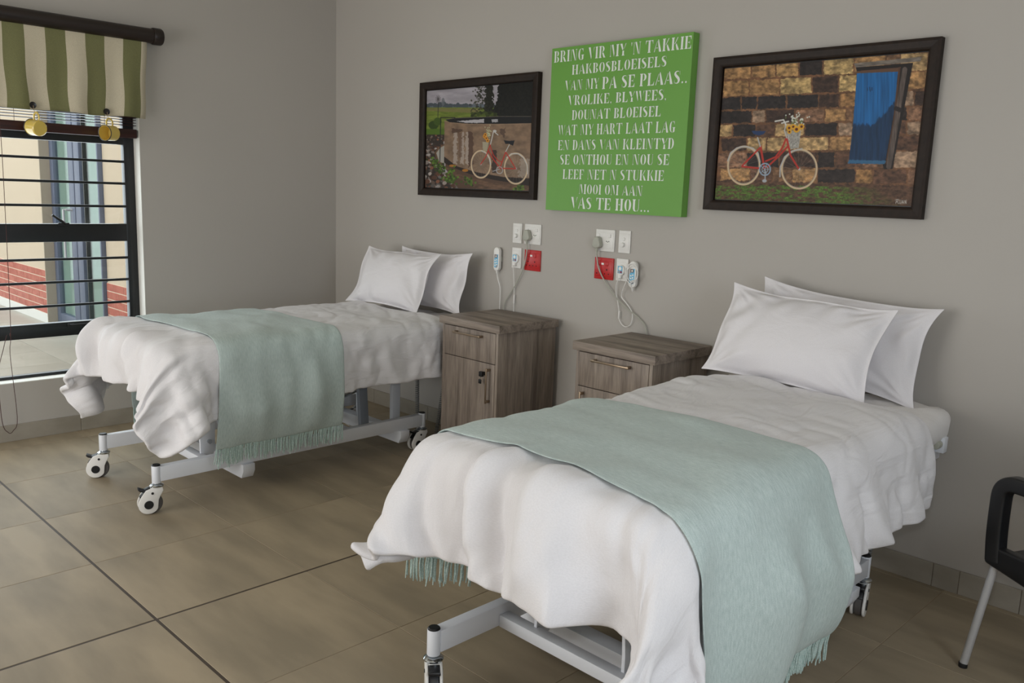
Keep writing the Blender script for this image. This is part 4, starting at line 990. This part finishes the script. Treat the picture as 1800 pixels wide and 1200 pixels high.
# casters: built pointing along +x, then turned
def caster(parent, x, y, ang, full=True):
    R_ = .05; off = .032
    t = MB()
    def shell(z0, z1):
        A = [(off + .007 + .045 * math.cos(a), R_ - .001 + .045 * math.sin(a)) for a in np.linspace(math.radians(-150), math.radians(35), 18)]
        A += [(.070, .088), (.050, .116), (.020, .126), (-.022, .126), (-.026, .110), (-.012, .085), (-.004, .066)]
        t.prism(A, z0, z1, lambda a, b, c: (a, c, b))
    shell(.016, .026); shell(-.026, -.016)
    A = [(.050, .098), (.040, .116), (.020, .126), (-.022, .126), (-.026, .110), (-.022, .104)]
    t.prism(A, -.017, .017, lambda a, b, c: (a, c, b))
    o = t.build('caster', M_plastic, parent, bevel=.004, seg=2, local=True); o.location = (x, y, 0); o.rotation_euler = (0, 0, ang)
    MB().lathe([(.02, -.0145), (.045, -.0145), (.0495, -.010), (.05, 0), (.0495, .010), (.045, .0145), (.02, .0145)], (off - .006, 0, R_), (0, 1, 0), 36).build('tyre', M_tire, o, local=True)
    for s in (-1, 1):
        MB().lathe([(.001, .003), (.0185, .003), (.0205, 0), (.0205, -.004), (.001, -.004)], (off + .007, s * .0262, R_ - .002), (0, s, 0), 24).build('hub_cap', M_dark, o, local=True)
        MB().lathe([(.001, .002), (.0055, .002), (.006, 0), (.006, -.003), (.001, -.003)], (.022, s * .0262, .101), (0, s, 0), 14).build('screw_cap', M_dark, o, local=True)
    MB().lathe([(.030, 0), (.031, .005), (.026, .009), (.018, .012), (.014, .013), (.013, .018), (.001, .018)], (0, 0, .126), (0, 0, 1), 28).build('swivel_collar', M_chrome, o, local=True)
    pd = MB(); pd.prism([(.026, .112), (.050, .104), (.074, .112), (.082, .120), (.080, .127), (.056, .116), (.030, .124)], -.018, .018, lambda a, b, c: (a, c, b))
    pd.prism([(.050, .106), (.058, .104), (.076, .082), (.070, .078)], -.014, .014, lambda a, b, c: (a, c, b))
    pd.build('brake_pedal', M_dark, o, bevel=.002, local=True)
    return o
E_ = math.atan2(-.93, -.36)
c_ang = {}
for s in (-1, 1):
    for q in (-1, 1):
        c = caster(bed, s * PX, q * PY, E_ + (.12 if s > 0 else -.05) + (.2 if q > 0 else 0))
bed2 = copy_tree(bed); bed2.location = (BX2, BY, 0)
bed2['label'] = 'white steel hospital bed frame on casters under the bed nearest the black chair'
for ch in bed2.children:
    if ch.name.startswith('caster'):
        lx, ly = ch.location.x, ch.location.y
        v = Vector((CAM.x - BX2 - lx, CAM.y - BY - ly)); ch.rotation_euler.z = math.atan2(v.y, v.x) + (-.12 if ly > 0 else .06)

def mattress(xc, lab, seed):
    n = 44; rs = []
    # rounded slab with a softly creased sheet
    def rb(u, v, w_):   # unit direction of superellipsoid
        return u, v, w_
    bm = bmesh.new(); bmesh.ops.create_cube(bm, size=1)
    bmesh.ops.subdivide_edges(bm, edges=bm.edges, cuts=26, use_grid_fill=True)
    hx, hy, hz = .455, .955, .073; r = .068; cy = -.06 - hy; cz = .614 + hz
    rng = random.Random(seed)
    for v in bm.verts:
        # round box mapping
        p_ = Vector((v.co.x * 2 * hx, v.co.y * 2 * hy, v.co.z * 2 * hz))
        c_ = Vector((max(-hx + r, min(hx - r, p_.x)), max(-hy + r, min(hy - r, p_.y)), max(-hz + r, min(hz - r, p_.z))))
        d_ = p_ - c_
        if d_.length > 1e-6: p_ = c_ + d_.normalized() * r
        w_ = .008 * math.sin(p_.y * 31 + seed + 5 * p_.z) * math.sin(p_.x * 17 + p_.z * 40) + .006 * math.sin(p_.y * 57 + p_.x * 40 + p_.z * 30)
        p_ = p_ * (1 + w_ * .6) + Vector((0, 0, w_))
        v.co = p_ + Vector((0, 0, hz))
    me = bpy.data.meshes.new('mattress'); bm.to_mesh(me); bm.free()
    smooth_mesh(me, 60); me.materials.append(M_sheet)
    uvl = me.uv_layers.new(name='UVMap')
    co_ = [(v.co.x + v.co.z, v.co.y + v.co.z) for v in me.vertices]
    for l in me.loops: uvl.data[l.index].uv = co_[l.vertex_index]
    o = bpy.data.objects.new('mattress', me); COL.objects.link(o); o.location = (xc, cy, .6145)
    return tag(o, lab, 'mattress', 'sheeted mattresses')
mattress(BX1, 'white sheeted mattress of the bed nearest the window', 1)
mattress(BX2, 'white sheeted mattress of the bed nearest the black chair', 4)

# ------------------------------------------------------------------ cloth: small position-based drape
def proj_pair(P, A, B, L0, k, fold_only=False):
    d = P[B] - P[A]; L = np.sqrt((d * d).sum(-1)) + 1e-9; f = (L - L0) / L
    if fold_only: f = np.minimum(f, 0)
    c = d * (f * k)[..., None]; P[A] += c; P[B] -= c
def drape(P, REST, collide, steps, iters, grav=.0006, damp=.97, press=0., bend=.2, bend4=.1, final=40):
    ny, nx = P.shape[:2]; V = np.zeros_like(P); C = []
    def ad(A, B, k, fo=False): C.append((A, B, np.linalg.norm(REST[A] - REST[B], axis=-1), k, fo))
    al = slice(None)
    for par in (0, 1):
        n = (nx - par) // 2 * 2; ad((al, slice(par, par + n, 2)), (al, slice(par + 1, par + n, 2)), .5)
        n = (ny - par) // 2 * 2; ad((slice(par, par + n, 2), al), (slice(par + 1, par + n, 2), al), .5)
    ad((slice(0, -1), slice(0, -1)), (slice(1, None), slice(1, None)), .12); ad((slice(0, -1), slice(1, None)), (slice(1, None), slice(0, -1)), .12)
    for q, k in ((2, bend), (4, bend4)):
        if k:
            ad((al, slice(0, -q)), (al, slice(q, None)), k, True); ad((slice(0, -q), al), (slice(q, None), al), k, True)
    C = [(A, B, L[..., :P[A].shape[1]] if False else L, k, fo) for A, B, L, k, fo in C]
    for it in range(steps + 1):
        Q = P.copy(); V *= damp; V[..., 2] -= grav
        if press: V += normals(P) * press
        if it < steps: P = P + V
        for _ in range(iters if it < steps else final):
            for A, B, L0, k, fo in C: proj_pair(P, A, B, L0, k, fo)
            P, hit = collide(P)
        V = P - Q; V[hit] *= .4
    return P
def normals(P):
    du = np.gradient(P, axis=1); dv = np.gradient(P, axis=0); N_ = np.cross(dv, du)
    N_ /= np.linalg.norm(N_, axis=-1, keepdims=True) + 1e-9
    return N_
def rbox_collide(xc, hx, y0, y1, z0, z1, r):
    lo = np.array([xc - hx + r, y0 + r, z0 + r]); hi = np.array([xc + hx - r, y1 - r, z1 - r])
    def f(P):
        c = np.clip(P, lo, hi); d = P - c; L = np.linalg.norm(d, axis=-1)
        inside = L < 1e-7
        hit = L < r
        out = P.copy(); m_ = hit & ~inside
        out[m_] = c[m_] + d[m_] / L[m_][:, None] * r
        if inside.any(): out[inside, 2] = hi[2] + r
        return out, hit
    return f
def grid_mesh(name, P, mt, thick, uvscale=(1, 1), parent=None, loc=None, sub=1, off=-1):
    ny, nx = P.shape[:2]; me = bpy.data.meshes.new(name)
    org = np.array(loc)
    V_ = (P - org).reshape(-1, 3)
    F = [(j * nx + i, (j + 1) * nx + i, (j + 1) * nx + i + 1, j * nx + i + 1) for j in range(ny - 1) for i in range(nx - 1)]
    me.from_pydata(V_.tolist(), [], F)
    uvl = me.uv_layers.new(name='UVMap'); k = np.array([l.vertex_index for l in me.loops])
    uv = np.stack([(k % nx) / (nx - 1) * uvscale[0], (k // nx) / (ny - 1) * uvscale[1]], -1); uvl.data.foreach_set('uv', uv.ravel())
    me.polygons.foreach_set('use_smooth', [True] * len(me.polygons)); me.materials.append(mt)
    o = bpy.data.objects.new(name, me); COL.objects.link(o)
    if parent is None: o.location = loc
    else: o.parent = parent
    s_ = o.modifiers.new('thickness', 'SOLIDIFY'); s_.thickness = thick; s_.offset = off
    if sub:
        s_ = o.modifiers.new('smooth', 'SUBSURF'); s_.levels = sub; s_.render_levels = sub
    return o

def wrap(ss, tt, xc, y_head, hx, y_foot, ztop, over=.05):
    # flat cloth folded straight down past the edges of the bed, as a start for the drape
    ax = np.abs(ss); ex = np.clip(ax - hx, 0, None); x = xc + np.sign(ss) * (np.minimum(ax, hx) + over * np.clip(ex / .1, 0, 1) + .25 * ex)
    ly = y_head - y_foot; ey = np.clip(tt - ly, 0, None); y = y_head - np.minimum(tt, ly) - over * np.clip(ey / .1, 0, 1) - .25 * ey
    return np.stack([x, y, ztop - .9 * np.maximum(ex, ey)], -1)
def duvet(xc, seed, half, length, y_head, gath, skew, puff, fold, crn, seam, shift=0, crk=1.):
    rng = np.random.RandomState(seed); dx = .027
    nx = int(2 * half / dx) + 1; ny = int(length / dx) + 1
    s = np.linspace(-half, half, nx); t = np.linspace(0, length, ny); ss, tt = np.meshgrid(s, t)
    foot = np.clip((tt - (length - .62)) / .4, 0, 1)
    # rounded foot corners, a shorter seam along the hem, extra cloth gathered just above it
    ca = np.clip(np.abs(ss) - (half - crn), 0, None); cb = np.clip(tt - (length - crn), 0, None); hy_ = np.hypot(ca, cb) + 1e-9
    mm = np.where((ca > 0) & (cb > 0), 1 - crk * (1 - np.maximum(ca, cb) / hy_), 1)
    ss = np.where((ca > 0) & (cb > 0), np.sign(ss) * (half - crn + ca * mm), ss); tt = np.where((ca > 0) & (cb > 0), length - crn + cb * mm, tt)
    hem = np.clip(1 - (length - np.linspace(0, length, ny)) / .07, 0, 1)[:, None]; hem_s = np.clip(1 - (half - np.abs(s)) / .07, 0, 1)[None, :]
    wide = (1 + gath * foot) * (1 - seam * hem)
    REST = np.stack([ss * wide, -tt * (1 - .5 * seam * hem_s), np.zeros_like(ss)], -1)
    nzv = vnoise(ss / .11 + 31, tt / .16 + 7, seed, 3) - .5
    P = wrap(ss + shift + skew * (tt - .9) * .05, tt + skew * .06 * ss, xc, y_head, .50, -2.07, .83)
    ph = rng.uniform(0, 6, 8)
    wv = sum(np.sin(ss * k + ph[i] + tt * q) for i, (k, q) in enumerate(((27, 3), (41, -5), (58, 8), (15, 6))))
    P += normals(P) * (.006 * wv * (.25 + foot) + .03 * nzv)[..., None]
    col = rbox_collide(xc, .485, -2.055, .3, .2, .80, .10)
    P = drape(P, REST, col, 150, 12, grav=.0011, press=puff, bend=.09, bend4=.03)
    # refine, then add the loft of the filling and the creases of the cotton
    def up2(A):
        B = np.zeros((A.shape[0] * 2 - 1,) + A.shape[1:]); B[::2] = A; B[1::2] = (A[1:] + A[:-1]) / 2; return B
    P = up2(soften(P, 1)); P = up2(P.swapaxes(0, 1)).swapaxes(0, 1); P = soften(P, 1)
    ss, tt = np.meshgrid(np.linspace(-half, half, P.shape[1]), np.linspace(0, length, P.shape[0]))
    N_ = normals(soften(P, 3)); foot = np.clip((tt - (length - .50)) / .45, 0, 1); side_ = np.clip((np.abs(ss) - .46) / .3, 0, 1)
    rdg = lambda a, b, q: 1 - 2 * np.abs(vnoise(a, b, seed + q, 2) - .5)
    bil = lambda a, b, q: np.abs(2 * vnoise(a, b, seed + q, 2) - 1)
    loft = .030 * (vnoise(ss / .26 + 3, tt / .22 + 5, seed + 4, 2) - .5)
    loft += fold * foot * (bil(ss / .11 + .5 * np.sin(tt * 5), tt / .8, 11) - .4)
    loft += fold * .75 * side_ * (bil(tt / .13 + ss * 1.8, ss / .6, 13) - .4)
    loft += .012 * (bil(ss / .30 + tt / .5, tt / .12 - ss / .25, 17) - .4) * (1 - foot)
    loft += .006 * (bil(ss / .05 + tt / .4, tt / .09 - ss / .1, 19) - .4) * (.25 + .75 * np.maximum(foot, side_))
    # narrow creases along winding lines
    for q, (a_, b_, k_, w_) in enumerate((((ss / .16 + .4 * np.sin(tt * 7)), tt / .7, .016, foot), (tt / .18 + ss * 1.5, ss / .6, .017, side_), (ss / .35 + tt / .6, tt / .16 - ss / .3, .006, 1 - foot))):
        n_ = vnoise(a_ + 40, b_ + 20, seed + 31 + q, 2); loft -= k_ * w_ * np.exp(-((n_ - .5) / .045) ** 2)
    P = P + N_ * (loft + .004)[..., None]
    return P
def soften(P, k=1):
    for _ in range(k):
        Q = P.copy()
        Q[1:-1] += .25 * (P[2:] + P[:-2] - 2 * P[1:-1]); P2 = Q.copy()
        P2[:, 1:-1] += .25 * (Q[:, 2:] + Q[:, :-2] - 2 * Q[:, 1:-1]); P = P2
    return P
def throw(xc, seed, duv, half, y0, y1, skew, shift):
    rng = np.random.RandomState(seed); dx = .023; L_ = half * 2; nx = int(L_ / dx) + 1; ny = int((y0 - y1) / dx) + 1
    s = np.linspace(-half, half, nx); t = np.linspace(0, y0 - y1, ny); ss, tt = np.meshgrid(s, t)
    hang = np.clip((np.abs(ss) - .45) / .3, 0, 1)
    REST = np.stack([ss, -tt * (1 + .03 * hang), 0 * ss], -1)
    P = np.stack([xc + ss, y0 - tt + skew * (ss / half), .93 + .004 * np.sin(tt * 30 + seed) * hang + rng.normal(0, .001, ss.shape)], -1)
    P = wrap(ss + shift, tt, xc, y0, .53, -9, .90, .09); P[..., 1] += skew * (ss / half)
    P += normals(P) * (.008 * np.sin(tt * 38 + seed + ss * 2) * hang + rng.normal(0, .001, ss.shape))[..., None]
    NY, NX = duv.shape[:2]
    F = [(j * NX + i, (j + 1) * NX + i, (j + 1) * NX + i + 1, j * NX + i + 1) for j in range(NY - 1) for i in range(NX - 1)]
    tree = BVHTree.FromPolygons(duv.reshape(-1, 3).tolist(), F)
    th = .006
    state = {'n': 0}
    def col(Q):
        state['n'] += 1
        hit = np.zeros(Q.shape[:2], bool)
        if state['n'] % 5: return Q, state.get('hit', hit)
        fl = Q.reshape(-1, 3); h_ = hit.reshape(-1)
        for k in range(len(fl)):
            p_ = Vector(fl[k]); c_, n_, i_, d_ = tree.find_nearest(p_, .12)
            if c_ is None: continue
            e = (p_ - c_).dot(n_)
            if e < th and (p_ - c_ - n_ * e).length < .02:
                q = p_ + n_ * (th - e); fl[k] = (q.x, q.y, q.z); h_[k] = True
        state['hit'] = hit
        return Q, hit
    P = drape(P, REST, col, 60, 5, grav=.0009, damp=.95, bend=.1, bend4=.03, final=20)
    return P
def fringe(P, xc, seed, mt, parent, loc):
    rng = random.Random(seed); m = MB()
    for col_, sg in ((0, -1), (P.shape[1] - 1, 1)):
        E0 = P[:, col_]; E1 = P[:, col_ - sg * 2] ; n = 72
        for k in range(n):
            f = (k + rng.uniform(-.25, .25)) / n * (len(E0) - 1); f = min(max(f, 0), len(E0) - 1.001); i = int(f); a = Vector(E0[i] * (1 - (f - i)) + E0[i + 1] * (f - i))
            dn = (a - Vector(E1[i])).normalized(); dn = (dn + Vector((0, 0, -2.0))).normalized()
            L_ = .088 * rng.uniform(.8, 1.12); sw_ = Vector((rng.uniform(-.06, .06), rng.uniform(-.08, .08), 0))
            for q in range(3):
                o_ = Vector((rng.uniform(-.003, .003), rng.uniform(-.004, .004), .004)); l2 = L_ * rng.uniform(.85, 1.08); s2 = sw_ + Vector((rng.uniform(-.05, .05), rng.uniform(-.08, .08), 0))
                pts = [a + o_, a + o_ + dn * l2 * .35 + s2 * l2 * .15, a + o_ + (dn * .6 + Vector((0, 0, -.4))) * l2 * .7 + s2 * l2 * .5, a + o_ + (dn * .5 + Vector((0, 0, -.5))) * l2 + s2 * l2 * 1.0]
                m.tube([p_ - Vector(loc) for p_ in pts], [.0030, .0028, .0028, .0018], 5)
    o = m.build('fringe', mt, parent, local=True)
    tag(o, kind='stuff'); return o
M_fringe = mat('seafoam_yarn', lin(152, 178, 173), .95, col2=lin(200, 216, 210), vscale=(240, 240, 240), bump=.4, bscale=(400, 400, 400), bdist=.002)

def make_bed(xc, seed, half, length, y_head, gath, skew, puff, fold, crn, seam, th_half, ty0, ty1, tskew, which, shift=0, crk=1.):
    D = duvet(xc, seed, half, length, y_head, gath, skew, puff, fold, crn, seam, shift, crk)
    o = grid_mesh('duvet', D, M_duvet, .022, (2 * half, length), None, (xc, -1.3, float(D[..., 2].min())), 1)
    tag(o, 'puffy white cotton duvet on the bed ' + which, 'duvet', 'white duvets')
    Tw = throw(xc, seed + 3, D, th_half, ty0, ty1, tskew, shift)
    loc = (xc, (ty0 + ty1) / 2, float(Tw[..., 2].min()) - .08)
    t = root('throw_blanket', loc, 'seafoam green knitted throw with tassels across the bed ' + which, 'throw', 'seafoam throws')
    grid_mesh('blanket', Tw, M_throw, .005, (2 * th_half, ty0 - ty1), t, loc, 1, 1)
    fringe(Tw, xc, seed, M_fringe, t, loc)
make_bed(BX1, 11, .76, 1.84, -.36, .06, .3, .0, .12, .26, .0, .865, -1.12, -1.80, .02, 'nearest the window', 0, .3)
make_bed(BX2, 23, .715, 1.88, -.36, .30, -.1, .0003, .18, .34, .07, .89, -1.20, -1.93, .0, 'nearest the black chair', .03)

# ------------------------------------------------------------------ pillows
def pillow(loc, w_, h_, th, lean, yawz, seed, lab, ears=.06, tilt=0):
    rng = np.random.RandomState(seed); nu, nv = 61, 45
    u, v = np.meshgrid(np.linspace(-1, 1, nu), np.linspace(-1, 1, nv))
    au, av = np.minimum(np.abs(u) / .95, 1), np.minimum(np.abs(v) / .94, 1)
    prof = (np.clip(1 - au ** 2.4, 0, 1) * np.clip(1 - av ** 2.2, 0, 1)) ** .55
    X = w_ / 2 * u * (1 - ears * (1 - np.abs(v) ** 2.5)) ; Z = h_ / 2 * v * (1 - ears * 1.3 * (1 - np.abs(u) ** 3))
    ph = rng.uniform(0, 6.28, 12); wr = 0
    for k in range(6):
        a = rng.uniform(-1.2, 1.2); wr = wr + np.sin((u * math.cos(a) * w_ / h_ + v * math.sin(a)) * rng.uniform(5, 13) + ph[k] + 2 * u * v)
    edge = np.clip((np.maximum(au, av) - .35) / .6, 0, 1)
    # creases radiating from the corners
    r1 = np.arctan2(1 - np.abs(v), (1 - np.abs(u)) * w_ / h_)
    crease = np.sin(r1 * 17 + seed) * np.exp(-((1 - np.abs(u)) ** 2 * 4 + (1 - np.abs(v)) ** 2 * 4))
    sag = 1 - .25 * v
    side = []
    for s in (1, -1):
        Y = s * th / 2 * prof * sag + (.0035 * wr * edge + .008 * crease) * np.clip(prof * 3, 0, 1) * s
        Y += .010 * np.sin(u * 5 + ph[6]) * (1 - prof) + .012 * np.sin(v * 4 + ph[7]) * (1 - prof)
        Y += s * .0015
        side.append(np.stack([X, Y, Z], -1))
    V_ = np.concatenate([side[0].reshape(-1, 3), side[1].reshape(-1, 3)]); n = nu * nv
    F = []
    for j in range(nv - 1):
        for i in range(nu - 1):
            a = j * nu + i; F.append((a, a + 1, a + nu + 1, a + nu)); F.append((n + a, n + a + nu, n + a + nu + 1, n + a + 1))
    bd = [i for i in range(nu)] + [j * nu + nu - 1 for j in range(1, nv)] + [(nv - 1) * nu + i for i in range(nu - 2, -1, -1)] + [j * nu for j in range(nv - 2, 0, -1)]
    for a, b in zip(bd, bd[1:] + bd[:1]): F.append((a, n + a, n + b, b))
    me = bpy.data.meshes.new('pillow'); me.from_pydata(V_.tolist(), [], F); me.materials.append(M_pillow)
    bm = bmesh.new(); bm.from_mesh(me); bmesh.ops.recalc_face_normals(bm, faces=bm.faces); bm.to_mesh(me); bm.free()
    uvl = me.uv_layers.new(name='UVMap')
    for l in me.loops:
        c_ = me.vertices[l.vertex_index].co; uvl.data[l.index].uv = (c_.x, c_.z)
    smooth_mesh(me, 80)
    o = bpy.data.objects.new('pillow', me); COL.objects.link(o); o.location = loc
    o.rotation_euler = (-lean, tilt, yawz)
    s_ = o.modifiers.new('smooth', 'SUBSURF'); s_.levels = 1; s_.render_levels = 1
    return tag(o, lab, 'pillow', 'white pillows')
pillow((1.262, -.145, .962), .70, .385, .11, .25, 0, 3, 'rear white pillow against the wall on the bed nearest the window', .1)
pillow((1.09, -.315, .962), .71, .40, .16, .45, .03, 5, 'front white pillow on the bed nearest the window', .085)
pillow((3.865, -.145, .968), .76, .41, .11, .25, 0, 8, 'rear white pillow against the wall on the bed nearest the black chair', .11, .07)
pillow((3.775, -.325, .966), .71, .415, .16, .48, 0, 13, 'front white pillow on the bed nearest the black chair', .085, .045)

# ------------------------------------------------------------------ chair
dch = Vector((-.92, .38, 0)).normalized(); aC = math.atan2(dch.y, dch.x)
ch = root('armchair', (0, 0, 0), 'black plastic armchair with silver metal legs by the right edge', 'chair')
sec8 = lambda a, b: [(a * math.cos(k * math.pi / 6 + .26) , b * math.sin(k * math.pi / 6 + .26)) for k in range(12)]
def rrect(a, b, r=.35):
    o = []
    for cx, cy, s0 in ((1, 1, 0), (-1, 1, 1), (-1, -1, 2), (1, -1, 3)):
        for k in range(4):
            t = (s0 + k / 3) * math.pi / 2; q = r * min(a, b); o.append((cx * (a - q) + q * math.cos(t), cy * (b - q) + q * math.sin(t)))
    return o
# seat shell and backrest as one curved sheet of plastic each
def sheet(fn, nu, nv, th, name):
    m = MB(); top = [[Vector(fn(i / nu, j / nv)) for i in range(nu + 1)] for j in range(nv + 1)]
    V_ = [p_ for r in top for p_ in r]; n = len(V_); W_ = nu + 1
    dn = [Vector((0, 0, -th)) if name == 'seat' else Vector((-th, 0, 0)) for _ in V_]
    V_ += [a + b for a, b in zip(V_, dn)]
    F = []
    for j in range(nv):
        for i in range(nu):
            a = j * W_ + i; F += [(a, a + 1, a + W_ + 1, a + W_), (n + a, n + a + W_, n + a + W_ + 1, n + a + 1)]
    bd = [i for i in range(nu)] + [j * W_ + nu for j in range(nv)] + [nv * W_ + i for i in range(nu, 0, -1)] + [j * W_ for j in range(nv, 0, -1)]
    for a, b in zip(bd, bd[1:] + bd[:1]): F.append((a, n + a, n + b, b))
    m.add(V_, F); return m.build(name, M_dark, ch, bevel=.004, local=True, ang=50)
sheet(lambda a, b: (-.22 + .46 * a, -.235 + .47 * b, .44 - .03 * math.sin(a * 2.2) + .012 * (abs(b - .5) * 2) ** 3 - .03 * max(0, a - .85) / .15 * .6), 16, 12, .03, 'seat')
sheet(lambda a, b: (-.215 - .10 * b - .03 * b * b + .05 * (abs(a - .5) * 2) ** 2, -.225 + .45 * a, .43 + .40 * b), 14, 12, .018, 'backrest')
for s in (-1, 1):
    y = s * .245
    path = bez([(.205, y, .40), (.212, y, .48), (.214, y, .58), (.210, y, .635), (.185, y, .662), (.14, y, .668), (0, y, .668), (-.14, y, .672), (-.26, y, .682)], 5)
    MB().sweep(path, rrect(.025, .024), (0, 1, 0)).build('armrest', M_dark, ch, local=True)
    MB().prism([(.232, .385), (.238, .45), (-.22, .445), (-.22, .335), (0, .345)], y - .02, y + .02, lambda a, b, c: (a, c, b)).build('seat_edge', M_dark, ch, bevel=.01, seg=3, local=True)
    for fx, tx in ((.255, .205), (-.27, -.19)):
        lg = MB().tube([(fx, s * .262, .006), (tx, s * .238, .405)], .0128, 16).build('leg', M_alu, ch, local=True)
        MB().lathe([(.0145, 0), (.0145, .012), (.0135, .016), (.001, .016)], (fx, s * .262, 0), (0, 0, 1), 16).build('foot_cap', M_dark, lg, local=True)
ch.rotation_euler = (0, 0, aC)
foot = Matrix.Rotation(aC, 3, 'Z') @ Vector((.255, .262, 0))
ch.location = Vector((4.612, -.582, 0)) - foot
